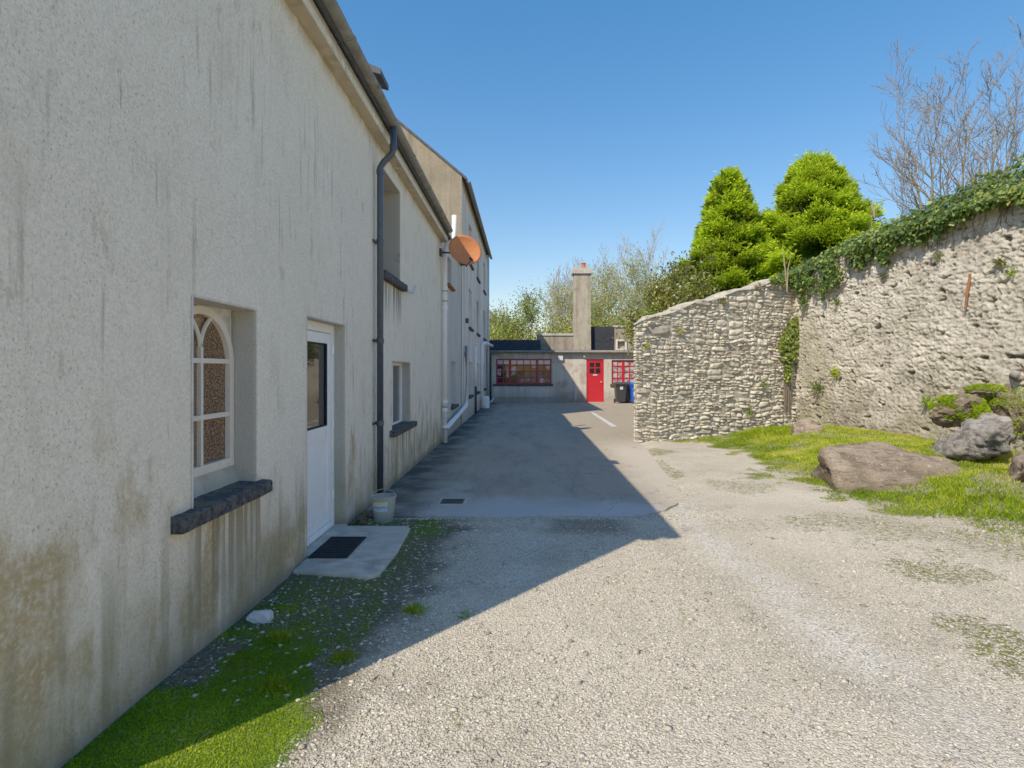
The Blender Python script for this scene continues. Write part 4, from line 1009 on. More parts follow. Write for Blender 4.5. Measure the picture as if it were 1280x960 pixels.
    for i in range(nC):
        for j in range(k-1): F2.append((i*k+j, (i+1)*k+j, (i+1)*k+j+1, i*k+j+1))
    npmesh('coping', V2, F2, 'rubble limestone', W, va2, smooth=True)
    return top, dvec, nv, Ln
TOPF, DV, NV, LN = rubble_wall()

def wall_right_x(y): return np.interp(y, [1.0, 8.3, 14.0], [8.9, 7.85, 7.0])
def right_top(y): return np.interp(y, [1, 8.3, 11, 14.0, 14.4], [4.5, 4.35, 4.25, 3.95, 3.9])
def rough_wall():
    W = thing('rough_stone_wall', 'high pale rough stone wall with crumbling mortar along the right side', 'wall', (7.4, 11, 0))
    ys_ = np.concatenate([np.linspace(1, 7.4, 50), np.arange(7.42, 14.45, .017)]); nzv = 250
    Vv = np.zeros((len(ys_), nzv, 3)); vv = np.zeros((len(ys_), nzv))
    for i, y in enumerate(ys_):
        bx_ = float(wall_right_x(y)); tp = float(right_top(y)) + .10*mnoise.noise(Vector((y*2, 0, 0)))
        for j in range(nzv):
            z = -.1 + (tp+.1)*j/(nzv-1)
            wv = Vector((y*4.6 + .8*mnoise.noise(Vector((y*3.5, z*3.5, 1))), z*8.8 + .9*mnoise.noise(Vector((y*3.2, z*4, 7))), .5))
            ds, pts = mnoise.voronoi(wv)
            e = min(1, (ds[1]-ds[0])*5.0)
            fr = mnoise.fractal(Vector((y*2.0, z*2.4, 9)), .7, 2, 6); fr2 = mnoise.turbulence(Vector((y*9, z*13, 4)), 4, True) - .5
            cellv = .5+.5*mnoise.noise(pts[0]*3.1)
            er = min(1, max(0, .62 + 1.5*mnoise.noise(Vector((y*.8, z*.8, 21)))))
            dpt = (e**.7)*.030*(.25+.75*er) + fr*.020 - fr2*.040 + (cellv-.5)*.040*er
            hole = mnoise.noise(Vector((y*4.3, z*7.5, 40))) + .3*mnoise.noise(Vector((y*14, z*18, 41)))
            if hole > .46: dpt -= min(.09, (hole-.46)*.6)
            Vv[i, j] = (bx_ - dpt - .02*z*.5, y, z)
            vv[i, j] = min(1, max(0, .24 + .42*(e**.6)*(.3+er*.7) + fr*.3 + (cellv-.5)*.75*(.3+.7*er) - fr2*.6 - (.5 if hole > .5 else 0) + .10*(z/4) - .45*(1-min(1, max(0, (z-.3)/1.3)))*max(0, .4+mnoise.noise(Vector((y*1.1, z, 60))))))
    n0 = len(ys_); idx = np.arange(n0*nzv).reshape(n0, nzv)
    Fq = np.stack([idx[:-1,:-1], idx[:-1,1:], idx[1:,1:], idx[1:,:-1]], -1).reshape(-1, 4)
    npmesh('wall_face', Vv.reshape(-1,3), Fq, 'rough limestone', W, vv.ravel(), smooth=True)
    mb = MB(); vs = []; st = [1, 4, 7, 9, 11, 12.5, 14.45]
    for y in st:
        x = float(wall_right_x(y)); t = float(right_top(y)) - .06
        vs += [(x+.02, y, t), (x+.7, y, t), (x+.7, y, -.1), (x+.02, y, -.1)]
    mb.add(vs, [(4*i+k, 4*i+4+k, 4*i+5+k, 4*i+1+k) for i in range(len(st)-1) for k in range(2)] + [tuple(range(4*(len(st)-1), 4*len(st)))])
    c = mb.build('wall_core', 'rough limestone', W); add_vals(c, [.4]*len(c.data.vertices))
rough_wall()
m = MB(); x = float(wall_right_x(9.25)) - .12; a, b = at(1211, 342, 9.25), at(1206, 386, 9.25); m.tube([(x, 9.25, a.z), (x-.01, 9.30, (a.z+b.z)/2), (x, 9.36, b.z)], [.018, .022, .014], 8)
tag(m.build('iron_bar', 'rust', origin=(x, 9.3, b.z)), 'rusty iron bar fixed upright on the pale rough wall', 'bar')

# ------------------------------------------------------------------ rocks
BB = 'boulders in the grass bank'
def hull_rock(name, pts, mat, label, seed, cuts=4, amp=.03):
    import bmesh
    bm = bmesh.new()
    for p in pts: bm.verts.new(p)
    r = bmesh.ops.convex_hull(bm, input=bm.verts)
    bmesh.ops.delete(bm, geom=[v for v in bm.verts if not v.link_faces], context='VERTS')
    bmesh.ops.triangulate(bm, faces=bm.faces)
    for _ in range(4):
        bmesh.ops.subdivide_edges(bm, edges=[e for e in bm.edges if e.calc_length() > .05], cuts=1, use_grid_fill=True)
        bmesh.ops.triangulate(bm, faces=[f for f in bm.faces if len(f.verts) > 4])
    for _ in range(2): bmesh.ops.smooth_vert(bm, verts=bm.verts, factor=.3, use_axis_x=True, use_axis_y=True, use_axis_z=True)
    bm.normal_update(); vals = []
    c = sum((Vector(p) for p in pts), Vector())/len(pts)
    for v in bm.verts:
        q = v.co*3 + Vector((seed, seed*2, 0))
        n = mnoise.fractal(q, .8, 2, 5); rid = abs(mnoise.noise(Vector((v.co.x*1.2+v.co.y, v.co.y*2, v.co.z*9+seed))))
        v.co += v.normal*(n*amp*1.5 + rid*amp*1.2 - amp*1.1*max(0, .12-abs(mnoise.noise(Vector((v.co.x*2.2+seed, v.co.y*2.6, v.co.z*4)))))*8 + amp*.7*mnoise.fractal(Vector((v.co.x*9, v.co.y*9, v.co.z*26)), .8, 2, 4) - amp*.9*max(0, .35-(lambda d_: d_[1]-d_[0])(mnoise.voronoi(Vector((v.co.x*3.1+seed, v.co.y*3.6, v.co.z*5.2)))[0]))); vals.append(min(1, max(0, .45 + n*.5 + .25*v.normal.z)))
    o = Vector((c.x, c.y, 0))
    for v in bm.verts: v.co -= o
    me = bpy.data.meshes.new(name); bm.to_mesh(me); bm.free()
    for p in me.polygons: p.use_smooth = True
    ob = bpy.data.objects.new(name, me); COL.objects.link(ob); ob.location = o; me.materials.append(M[mat]); add_vals(ob, vals)
    return tag(ob, label, 'boulder', BB)
hull_rock('boulder', [at(1027,562,7.55), at(1034,557,7.9), at(1066,556,8.3), at(1108,556,8.5), at(1150,574,8.0), at(1056,619,6.95), at(1040,592,7.15), at(1085,600,6.95), at(1110,616,6.85), at(1172,617,6.75), at(1252,600,6.9), at(1222,586,7.5), at(1180,578,7.4), at(1225,611,6.75), at(1128,572,8.0),
    (4.2,7.3,-.1), (5.9,7.1,-.1), (5.6,8.4,-.1), (4.3,8.2,-.1), (4.05,7.0,-.1)], 'boulder', 'big flat brown boulder with a sloping top in the middle of the grass bank', 2, amp=.035)
hull_rock('boulder', [at(1206,535,7.9), at(1212,524,8.1), at(1240,517,8.2), at(1262,524,8.1), at(1270,545,7.7), at(1262,566,7.4), at(1226,572,7.4), at(1208,560,7.5), (6.3,8.5,.1), (7.1,8.5,.1), at(1240,540,7.2)], 'pale boulder', 'upright grey and white boulder below the mossy mound', 5, amp=.04)
hull_rock('boulder', [at(1268,575,6.7), at(1280,560,6.9), at(1310,560,6.8), at(1312,600,6.4), at(1275,598,6.4), at(1290,585,6.2), (6.2,7.2,.0), (6.8,7.2,.0)], 'boulder', 'dark grey boulder cut off by the right edge of the photo', 8, amp=.03)
hull_rock('boulder', [at(993,528,11.6), at(1020,524,11.8), at(1029,536,11.4), at(1016,550,11.1), at(990,546,11.2), (5.8,12,.0), (6.3,12,.0)], 'boulder', 'small brown boulder in the grass below the corner of the walls', 11, amp=.03)
hull_rock('boulder', [at(1174,545,8.6), at(1195,540,8.8), at(1200,550,8.5), at(1185,556,8.3), (6.7,8.9,.1), (6.5,8.9,.1)], 'pale boulder', 'small pale boulder between the mossy mound and the flat boulder', 14, amp=.02)
hull_rock('boulder', [at(1265,455,9.0), at(1290,450,9.0), at(1292,480,8.7), at(1270,482,8.7), at(1268,470,8.4), (8.2,9.4,1.5), (8.4,9.2,1.7)], 'pale boulder', 'pale boulder sticking out of the rough wall at the right edge', 17, amp=.03)

# ------------------------------------------------------------------ vegetation
def branch_mesh(paths, sides=5):
    Vs = []; Fs = []; off = 0
    for pts, rs in paths:
        n = len(pts); pts = np.array(pts); rs = np.array(rs)
        d = np.gradient(pts, axis=0); d = norm(d)
        ref = np.where(np.abs(d[:, 2:3]) < .9, np.array([[0,0,1.]]), np.array([[1.,0,0]]))
        u = norm(np.cross(d, ref)); w_ = np.cross(d, u)
        a = np.arange(sides)*2*np.pi/sides
        ring = pts[:, None, :] + rs[:, None, None]*(np.cos(a)[None,:,None]*u[:,None,:] + np.sin(a)[None,:,None]*w_[:,None,:])
        Vs.append(ring.reshape(-1, 3)); k = np.arange(n*sides).reshape(n, sides) + off
        Fs.append(np.stack([k[:-1], np.roll(k[:-1], -1, 1), np.roll(k[1:], -1, 1), k[1:]], -1).reshape(-1, 4)); off += n*sides
    return np.concatenate(Vs), np.concatenate(Fs)
def grow(rnd, p, d, L, r, lvl, maxl, out, tips, cfg):
    n = cfg['seg']; pts = [p.copy()]; rs = [r]; d = d.copy()
    spread, ratio, kids, up, wob = cfg['spread'], cfg['ratio'], cfg['kids'], cfg['up'], cfg['wob']
    for i in range(n):
        d = d + np.array([rnd.gauss(0, wob), rnd.gauss(0, wob), rnd.gauss(0, wob) + up]); d /= np.linalg.norm(d)
        p = p + d*L/n; pts.append(p.copy()); rs.append(max(cfg['rmin'], r*(1 - .8*(i+1)/n)))
        if lvl < maxl and i >= (1 if lvl else cfg.get('first', 1)):
            for _ in range(kids[lvl] if rnd.random() < .85 else kids[lvl]-1):
                ax_ = np.array([rnd.gauss(0,1), rnd.gauss(0,1), rnd.gauss(0, .4)]); ax_ -= d*ax_.dot(d); ax_ /= np.linalg.norm(ax_)
                a = R(spread*rnd.uniform(.7, 1.25)); nd = d*math.cos(a) + ax_*math.sin(a)
                grow(rnd, p.copy(), nd, L*ratio*rnd.uniform(.7, 1.15)*(1-.35*i/n), max(cfg['rmin'], rs[-1]*.62), lvl+1, maxl, out, tips, cfg)
    out.append((pts, rs))
    if lvl >= maxl-1: tips.extend([(q, d, lvl) for q in pts[1:]])
def tree(name, label, cat, base, stems, H_, r, cfg, bark, leaf=None, nleaf=0, lsize=.12, seed=1, levels=3, jitter=.25, group=None, lean=.1, base_spread=.3, up_leaf=.2, vmean=.5):
    rnd = random.Random(seed); out = []; tips = []
    t = thing(name, label, cat, base, group); b = np.array(base, float)
    for s_ in range(stems):
        a = 6.283*(s_+.6*rnd.random())/stems; q = b + np.array([math.cos(a), math.sin(a), 0])*(base_spread if stems > 1 else 0) - np.array([0,0,.1])
        d = np.array([math.cos(a)*lean*rnd.uniform(.5,1.4), math.sin(a)*lean*rnd.uniform(.5,1.4), 1.]); d /= np.linalg.norm(d)
        grow(rnd, q, d, H_*rnd.uniform(.8, 1.05) if s_ else H_, r*(rnd.uniform(.6, 1) if s_ else 1), 0, levels, out, tips, cfg)
    v, f = branch_mesh(out, cfg.get('sides', 5)); npmesh('trunk', v, f, bark, t, smooth=True)
    if leaf and nleaf:
        T_ = np.array([q for q, _, _ in tips]); sel = RNG.integers(0, len(T_), nleaf)
        c = T_[sel] + RNG.normal(size=(nleaf, 3))*jitter; d = norm(RNG.normal(size=(nleaf, 3)) + np.array([0,0,up_leaf]))
        # clumps of light and dark
        vals = np.clip(vmean + .28*np.sin(c[:,0]*1.7+c[:,2]*1.3)*np.cos(c[:,1]*1.9) + RNG.normal(size=nleaf)*.2, 0, 1)
        v, f, va = leaf_quads(c, d, lsize*RNG.uniform(.6, 1.3, nleaf), lsize*RNG.uniform(.45, .8, nleaf), vals); npmesh('crown', v, f, leaf, t, va)
    return t

def conifer(label, base, Ht, Rb, seed, nclump, K, zmin, prof, name='conifer_tree'):
    t = thing(name, label, 'tree', base, 'conifers behind the stone wall'); rg = np.random.default_rng(seed); b = np.array(base)
    tr_ = [([b + np.array([0,0,Ht*k/6]) for k in range(7)], [.24*(1-k/6.5) for k in range(7)])]
    # limbs
    for i in range(60):
        z = Ht*(.1+.8*rg.random()); a = rg.random()*6.28; rr = prof(z/Ht)*Rb*.8; p = b + np.array([0,0,z]); q = p + np.array([math.cos(a)*rr, math.sin(a)*rr, rr*.25])
        tr_.append(([p, (p+q)/2 + np.array([0,0,-.05]), q], [.05, .035, .012]))
    v, f = branch_mesh(tr_, 6); npmesh('trunk', v, f, 'bark brown', t, smooth=True)
    Bs = []; Ds = []; Ls = []; Ws = []; Va = []
    for i in range(nclump):
        tz = zmin + (1-zmin)*((i+rg.random())/nclump)**.82; a = i*2.39996 + .5*rg.normal()
        R_ = prof(tz)*Rb*(.92 + .13*rg.normal()*(1-.5*tz) + .07*math.sin(a*2+seed))
        ln = (.85 + .5*rg.random())*(1-.5*tz**2); wd = ln*(.36+.18*rg.random()); th = .09 + .05*rg.random()
        dr = np.array([math.cos(a), math.sin(a), 0]); sd = np.array([-math.sin(a), math.cos(a), 0]); rise = .10 + .5*tz**5
        st_ = rg.random(K)**.7; wv = rg.normal(size=K)*.45*np.sqrt(np.clip(st_*1.25*(1.25-st_), .05, 1)); zz = rg.normal(size=K)*th
        r0 = R_ - ln
        pos = b[None] + dr[None]*(r0 + st_*ln)[:,None] + sd[None]*(wv*wd*2)[:,None]
        pos[:,2] += tz*Ht + rise*ln*st_**1.6 - .30*np.abs(wv)*wd + zz - .10*ln*np.sin(st_*3.1)
        Bs.append(pos); Ds.append(norm(dr[None]*.8 + sd[None]*(wv*1.1)[:,None] + np.array([0,0,.30])[None] + rg.normal(size=(K,3))*.38))
        Ls.append(.08+.13*rg.random(K)); Ws.append(.030+.035*rg.random(K))
        tone = .30 + .15*rg.normal()
        Va.append(np.clip(tone + .65*(st_-.5) + 2.6*zz + .08*rg.normal(size=K), 0, 1))  # shading painted in: bright tops and tips, dark undersides
    nk = 5200; tz = zmin*.6 + (1-zmin*.6)*rg.random(nk)*.97; a = rg.random(nk)*6.283; rr = np.array([prof(q) for q in tz])*Rb*(.38+.24*rg.random(nk))   # inner leaves painted near black as shadow gaps
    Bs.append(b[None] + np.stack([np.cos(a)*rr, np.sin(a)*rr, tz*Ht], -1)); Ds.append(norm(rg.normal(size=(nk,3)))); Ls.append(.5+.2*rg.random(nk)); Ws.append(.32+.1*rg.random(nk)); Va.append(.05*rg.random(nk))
    v, f, va = leaf_quads(np.concatenate(Bs), np.concatenate(Ds), np.concatenate(Ls), np.concatenate(Ws), np.concatenate(Va))
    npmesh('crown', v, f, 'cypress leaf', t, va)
pl = lambda z: min(1.1, 1.24*(1-z)**.74) + .05
pr = lambda z: min(1.12, 1.30*(1-z)**.62) + .05
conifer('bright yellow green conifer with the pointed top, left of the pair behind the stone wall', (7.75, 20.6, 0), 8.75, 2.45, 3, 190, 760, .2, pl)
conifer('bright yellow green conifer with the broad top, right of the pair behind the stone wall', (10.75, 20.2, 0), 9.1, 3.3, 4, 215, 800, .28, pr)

# dark broadleaf shrubs left of the conifers
CF = dict(seg=5, spread=42, ratio=.44, kids=[2,2,2,2], up=.03, wob=.12, rmin=.012, sides=4)
tree('shrub', 'dark olive broadleaf shrub left of the conifers above the stone wall', 'shrub', (5.75, 21.8, 0), 5, 4.6, .09, CF, 'bark brown', 'shrub leaf', 24000, .13, 31, 3, .30, 'shrubs behind the stone wall', .13)
tree('shrub', 'low green shrub in front of the dark olive one above the stone wall', 'shrub', (5.55, 20.6, 0), 4, 3.2, .07, CF, 'bark brown', 'green leaf', 14000, .11, 32, 3, .2, 'shrubs behind the stone wall', .18)
# birches behind the annex
CB = dict(seg=7, spread=30, ratio=.46, kids=[2,2,1,1], up=.06, wob=.07, rmin=.008, first=2, sides=4)
def birch(lab, px, topy, Y, stems, seed, nl, leaf='spring leaf', bark='birch bark', lean=.12, ls=.16, lv=3, vm=.5):
    Ht = CAMZ + (CY-topy)/F*Y
    tree('birch_tree', lab, 'tree', ((px-CX)/F*Y, Y, 0), stems, Ht*.74, .11, CB, bark, leaf, int(nl*1.35), ls, seed, lv, .36, 'thin spring trees behind the annex', lean, .6, vmean=vm)
birch('thin bare reddish tree just left of the chimney', 716, 312, 46, 3, 41, 300, bark='bark reddish', ls=.12)
birch('hazy yellow green tree between the bushy tree and the chimney', 699, 352, 40, 3, 42, 2200, lean=.07, ls=.12)
birch('pale birch directly right of the chimney', 752, 328, 42, 3, 43, 3200, ls=.14)
birch('broad pale green birch with white stems between the chimney and the shrub', 778, 322, 40, 4, 44, 5200, lean=.2, ls=.14)
birch('tall bare white stemmed birch beside the dark olive shrub', 812, 296, 45, 3, 45, 250, bark='birch bark', ls=.1)
birch('bare reddish tree behind the pale green birch', 738, 312, 52, 3, 46, 400, bark='bark reddish', ls=.1)
birch('slender leafing tree behind the right parapet', 795, 345, 48, 3, 49, 2600, ls=.14)
CM = dict(seg=6, spread=38, ratio=.55, kids=[2,2,2,1], up=.03, wob=.1, rmin=.012, first=2, sides=4)
tree('leafy_tree', 'rounded green tree standing behind the annex beside the tall house', 'tree', (-1.05, 38, 0), 3, 4.9, .12, CM, 'bark brown', 'green leaf', 9500, .14, 51, 3, .40, None, .22, .5, vmean=.55)
CH_ = dict(seg=5, spread=50, ratio=.6, kids=[2,2,2], up=.02, wob=.14, rmin=.012, sides=4)
for i, (px, ty, Y, lab) in enumerate([(648, 410, 36, 'yellow green bush below the rounded tree'), (676, 406, 38, 'yellow green bush left of the chimney behind the parapet'), (752, 392, 36, 'yellow bush between the chimney and the pale birch'), (782, 388, 37, 'olive bush above the vent in the parapet'), (618, 408, 44, 'small bush against the tall house corner')]):
    Ht = CAMZ + (CY-ty)/F*Y
    tree('bush', lab, 'bush', ((px-CX)/F*Y, Y, 0), 5, Ht*.75, .05, CH_, 'bark brown', 'spring leaf' if i != 3 else 'green leaf', 6000, .17, 60+i, 2, .5, 'bushes behind the annex', .45, .8, vmean=.4)
# a wider screen of trees so the horizon is closed from other positions
for i, (x, Y, h, lf, bk) in enumerate([(14, 44, 9, 'green leaf', 'bark brown'), (22, 40, 10, 'spring leaf', 'bark brown'), (30, 34, 9, 'green leaf', 'bark brown')]):
    tree('leafy_tree', ['leafy tree hidden behind the conifers', 'leafy tree far behind the ivy covered wall', 'leafy tree behind the ivy beyond the right edge'][i], 'tree', (x, Y, 0), 3, h*.8, .16, CM, bk, lf, 5000, .26, 80+i, 3, .5, None, .25, .5)
# far grey building left of the rounded tree
FB = thing('far_house', 'distant pale grey house between the tall house and the rounded tree', 'house', (-4.2, 62, 0))
m = MB(); m.box((-8, 62, 0), (-2.9, 68, 7.4)); m.build('wall', 'grey streaked render', FB)
m = MB(); m.prism([(-8.2, 61.8, 7.4), (-2.7, 61.8, 7.4), (-5.45, 61.8, 9.6)], (0, 6.4, 0)); m.build('roof', 'parapet render', FB)
for z in (1.2, 4.4):
    for x in (-7, -4.6): 
        m = MB(); m.box((x, 61.94, z), (x+1, 61.998, z+1.5)); m.build('window', 'dark glass', FB)

# bare tree above the right wall
CR = dict(seg=7, spread=34, ratio=.50, kids=[2,1,1,1], up=.07, wob=.10, rmin=.0045, first=1, sides=4)
tree('bare_tree', 'bare brown many stemmed tree rising above the ivy on the right wall', 'tree', (9.9, 12.6, 3.6), 8, 4.0, .06, CR, 'bark lichen', 'dry stem', 700, .05, 73, 3, .06, 'bare trees above the right wall', .26, .2)
tree('bare_tree', 'smaller bare tree at the right edge of the photo above the ivy', 'tree', (11.95, 12.4, 3.9), 4, 1.45, .035, CR, 'bark lichen', 'dry stem', 200, .05, 75, 3, .06, 'bare trees above the right wall', .3, .2)

# the higher garden ground held up by the right wall
simple('bank soil', (.15, .14, .05), .95, .5, 5, .03)
bn = MB(); yb = [1, 4, 7, 9, 11, 13, 14.4]
vs = []
for y in yb:
    x = float(wall_right_x(y)) + .69
    vs += [(x, y, 3.62), (x + 5, y, 3.75), (24, y, 3.6), (30, y, -.1)]
fs = [(4*i+k, 4*i+k+1, 4*i+k+5, 4*i+k+4) for i in range(len(yb)-1) for k in range(3)]
n_ = len(vs); vs += [(7.6, 15.6, -.1), (13, 17.5, -.1), (24, 19, -.1), (30, 19, -.1)]; q_ = 4*(len(yb)-1)
fs += [(q_+k, q_+k+1, n_+k+1, n_+k) for k in range(3)]
bn.add(vs, fs); tag(bn.build('bank', 'bank soil', smooth=True), kind='structure')

# ivy: leaves on stems over the wall top
def ivy(name, label, pts_fn, n, size, seed, cat='ivy', vm=.45, group=None, stems=None, base=(0,0,0)):
    t = thing(name, label, cat, base, group); rg = np.random.default_rng(seed)
    c, nrm, tone = pts_fn(rg, n)
    d = norm(np.cross(nrm, rg.normal(size=(len(c),3))) + nrm*.25 + np.array([0,0,-.35])); nn = norm(nrm + rg.normal(size=(len(c),3))*.45)
    side = norm(np.cross(d, nn)); L_ = size*(.5 + .85*rg.random(len(c))**1.4)
    # five pointed leaf: two quads sharing the midrib
    p0 = c; p2 = c + d*L_[:,None]; wl = L_[:,None]*.52; up = np.cross(side, d)*L_[:,None]*.10
    a = c + d*L_[:,None]*.30 + side*wl + up; b_ = c + d*L_[:,None]*.30 - side*wl + up
    v = np.stack([p0, a, p2, b_], 1).reshape(-1,3); k = np.arange(len(c))*4
    f = np.concatenate([np.stack([k, k+1, k+2], -1), np.stack([k, k+2, k+3], -1)])
    va = np.repeat(np.clip(vm + tone + rg.normal(size=len(c))*.26, 0, 1), 4)
    npmesh('leaves', v, f, 'ivy leaf', t, va)
    if stems:
        v, f = branch_mesh(stems(rg), 5); npmesh('stems', v, f, 'bark brown', t, smooth=True)
    return t
def ivy_top(rg, n):
    y = 14.5 - 8.2*rg.random(n)**1.0
    hump = np.interp(y, [6, 8.3, 9.0, 9.8, 10.5, 11.5, 12.6, 13.6, 14.5], [.75, .72, .60, .48, .46, .50, .40, .28, .12])
    drop = np.interp(y, [6, 8.0, 8.8, 9.3, 9.8, 10.5, 11.4, 12.4, 13.4, 14.5], [.6, .55, .12, .18, .45, .55, .55, .62, .62, .25])
    drop = drop*np.clip(-.15+2.0*fnz(y*2.0, y*0, 1.8, 8), .08, 1.5); hump = hump*(.55+.8*fnz(y, y*0+3, 2.4, 9))
    wx = wall_right_x(y); tp = right_top(y)
    s = rg.random(n); ang = s*np.pi*.95 - .15        # from the front over the top
    front = rg.random(n) < .58
    zf = tp - drop*rg.random(n)**1.2 + .05; th = .14 + .14*rg.random(n)*np.clip((zf - tp + drop)/np.maximum(drop,.1),0,1) + .08*fnz(y*3, zf*3, 1, 4)
    cf = np.stack([wx - th, y, zf], -1); nf = np.tile([-1., -.15, .25], (n,1))
    rad = .42; ct = np.stack([wx + .22 - (rad+.06*rg.normal(size=n))*np.cos(ang), y, tp + hump*np.maximum(0, np.sin(ang))*(.75+.3*rg.random(n))], -1); ntp = np.stack([-np.cos(ang), np.zeros(n)-.1, np.sin(ang)+.2], -1)
    c = np.where(front[:,None], cf, ct); nn = norm(np.where(front[:,None], nf, ntp))
    c += rg.normal(size=(n,3))*.035
    gap = fnz(c[:,1]*2.4, c[:,2]*2.6, 1, 27, 4)
    kp = gap > np.where(front, .48, .40); c = c[kp]; nn = nn[kp]; y = y[kp]; tp = tp[kp]; front = front[kp]
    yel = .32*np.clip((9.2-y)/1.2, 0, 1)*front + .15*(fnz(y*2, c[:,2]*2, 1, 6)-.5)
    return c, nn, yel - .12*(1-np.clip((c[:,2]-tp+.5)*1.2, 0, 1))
def ivy_stems(rg):
    out = []
    for i in range(70):
        y = 14.3-7*rg.random(); x = float(wall_right_x(y))-.07; z = float(right_top(y))+.15; pts = []
        for k in range(6): pts.append(np.array([x+rg.normal()*.02, y+rg.normal()*.05, z-k*.13])); 
        out.append((pts, [.014-.002*k for k in range(6)]))
    return out
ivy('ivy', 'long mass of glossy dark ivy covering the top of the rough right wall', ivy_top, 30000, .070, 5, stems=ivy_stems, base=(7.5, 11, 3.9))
def ivy_corner(rg, n):
    z = 1.25 + 1.85*rg.random(n); z = np.where(rg.random(n) < .7, 1.9+1.0*rg.random(n), z)
    wdt = np.interp(z, [1.2, 1.6, 1.9, 2.3, 2.8, 3.1], [.05, .13, .25, .32, .15, .04]); u = LN - .42 + .25*sm(2.2, 2.9, z)  + (rg.random(n)*2-1)*wdt
    keep = fnz(u*5, z*5, 1, 21) > .36; u = u[keep]; z = z[keep]
    p = P0[None] + DV[None]*u[:,None] + NV[None]*(.07+.10*rg.random(len(u)))[:,None]
    return np.stack([p[:,0], p[:,1], z], -1), np.tile([NV[0], NV[1], .3], (len(u),1)), .22 + .2*(fnz(u*4, z*4, 1, 2)-.5)
def corner_stems(rg):
    out = []
    for i in range(5):
        pts = []; u = LN-.35+.1*rg.normal(); z = .5
        for k in range(10):
            p = P0 + DV*u + NV*.06; pts.append(np.array([p[0], p[1], z])); u += rg.normal()*.035 + (.0 if z < 1.8 else rg.normal()*.05); z += .25
        out.append((pts, [.014]*10))
    return out
ivy('ivy', 'small patch of light green ivy climbing the stone wall beside the corner', ivy_corner, 1500, .085, 9, vm=.5, stems=corner_stems, base=(6.6, 13.7, 1.2))
def ivy_shoulder(rg, n):
    u = LN*(.80+.24*rg.random(n)); tp = 2.62 + 1.45*(u/LN)**.93
    z = tp - .32*rg.random(n)*np.clip((u/LN-.78)*5, 0, 1) + .22*rg.random(n)*np.clip((u/LN-.84)*6, 0, 1); p = P0[None] + DV[None]*u[:,None] + NV[None]*(.12-.4*rg.random(n)*(z > tp))[:,None]
    return np.stack([p[:,0], p[:,1], z], -1), np.tile([NV[0], NV[1], .6], (n,1)), -.05 + .25*(fnz(u*4, z*4, 1, 2)-.5)
ivy('ivy', 'scrubby ivy spilling over the high end of the coursed stone wall', ivy_shoulder, 1700, .075, 12, vm=.45, base=(6.6, 13.8, 3.8))

# tufts on the walls
def tuft(name, label, c, nrm, n, L_, mat, cat='plant', group='small plants rooted in the stone walls', W_=.02, fan=.9):
    rg = np.random.default_rng(int(abs(c[0]*977+c[2]*131)*10)); c = np.array(c, float); nrm = np.array(nrm, float)
    d = norm(nrm[None]*.8 + rg.normal(size=(n,3))*fan + np.array([0,0,.25])); b = c[None] + rg.normal(size=(n,3))*L_*.22
    b[:,2] -= L_*.1
    v, f, va = leaf_quads(b, d, L_*rg.uniform(.4, 1.1, n), W_*rg.uniform(.6, 1.4, n), np.clip(.45+.25*rg.normal(size=n), 0, 1))
    o = npmesh(name, v, f, mat, None, va, origin=tuple(c)); return tag(o, label, cat, group)
def on_front(px, py):
    # pixel -> point on the coursed wall
    k = (px-CX)/F; u = (P0[0]-k*P0[1])/(k*DV[1]-DV[0]); p = P0 + DV*u + NV*.05; return (p[0], p[1], CAMZ-(py-CY)/F*p[1])
def on_right(px, py):
    k = (px-CX)/F; y = 11.0
    for _ in range(20): y = float(wall_right_x(y))/k
    return (y*k-.08, y, CAMZ-(py-CY)/F*y)
for px, py, l, nl, mt, lab in [(952, 480, .16, 60, 'ivy leaf', 'dark fern tuft low on the coursed wall left of the corner'), (934, 515, .16, 60, 'ivy leaf', 'dark fern tuft near the grass at the foot of the coursed wall'),
        (848, 412, .10, 50, 'grass blade', 'yellow tuft near the left end of the coursed wall top'), (806, 432, .09, 40, 'grass blade', 'tiny weed on the left end of the coursed wall'), (902, 376, .12, 70, 'shrub leaf', 'brown weed just below the coping of the coursed wall'), (945, 358, .14, 80, 'dry stem', 'orange dry weed below the coping near the ivy')]:
    tuft('wall_plant', lab, on_front(px, py), (NV[0], NV[1], 0), nl, l, mt)
for px, py, l, nl, mt, lab in [(1028, 482, .26, 120, 'ivy leaf', 'green fern on the rough wall right of the corner'), (1050, 465, .2, 90, 'grass blade', 'yellow green weed beside the fern on the rough wall'), (1163, 500, .14, 60, 'moss blade', 'small moss cushion left of the mossy mound'), (1180, 320, .14, 60, 'shrub leaf', 'brown tuft on the rough wall under the ivy'), (1258, 328, .16, 80, 'shrub leaf', 'brown green cushion high on the rough wall near the right edge'), (1110, 345, .12, 50, 'shrub leaf', 'little tuft high on the rough wall under the ivy middle'), (1052, 378, .14, 60, 'ivy leaf', 'dark drooping sprig under the ivy near the corner'), (1272, 340, .1, 40, 'moss blade', 'small round moss cushion high at the right edge')]:
    tuft('wall_plant', lab, on_right(px, py), (-1, -.1, 0), nl, l, mt)
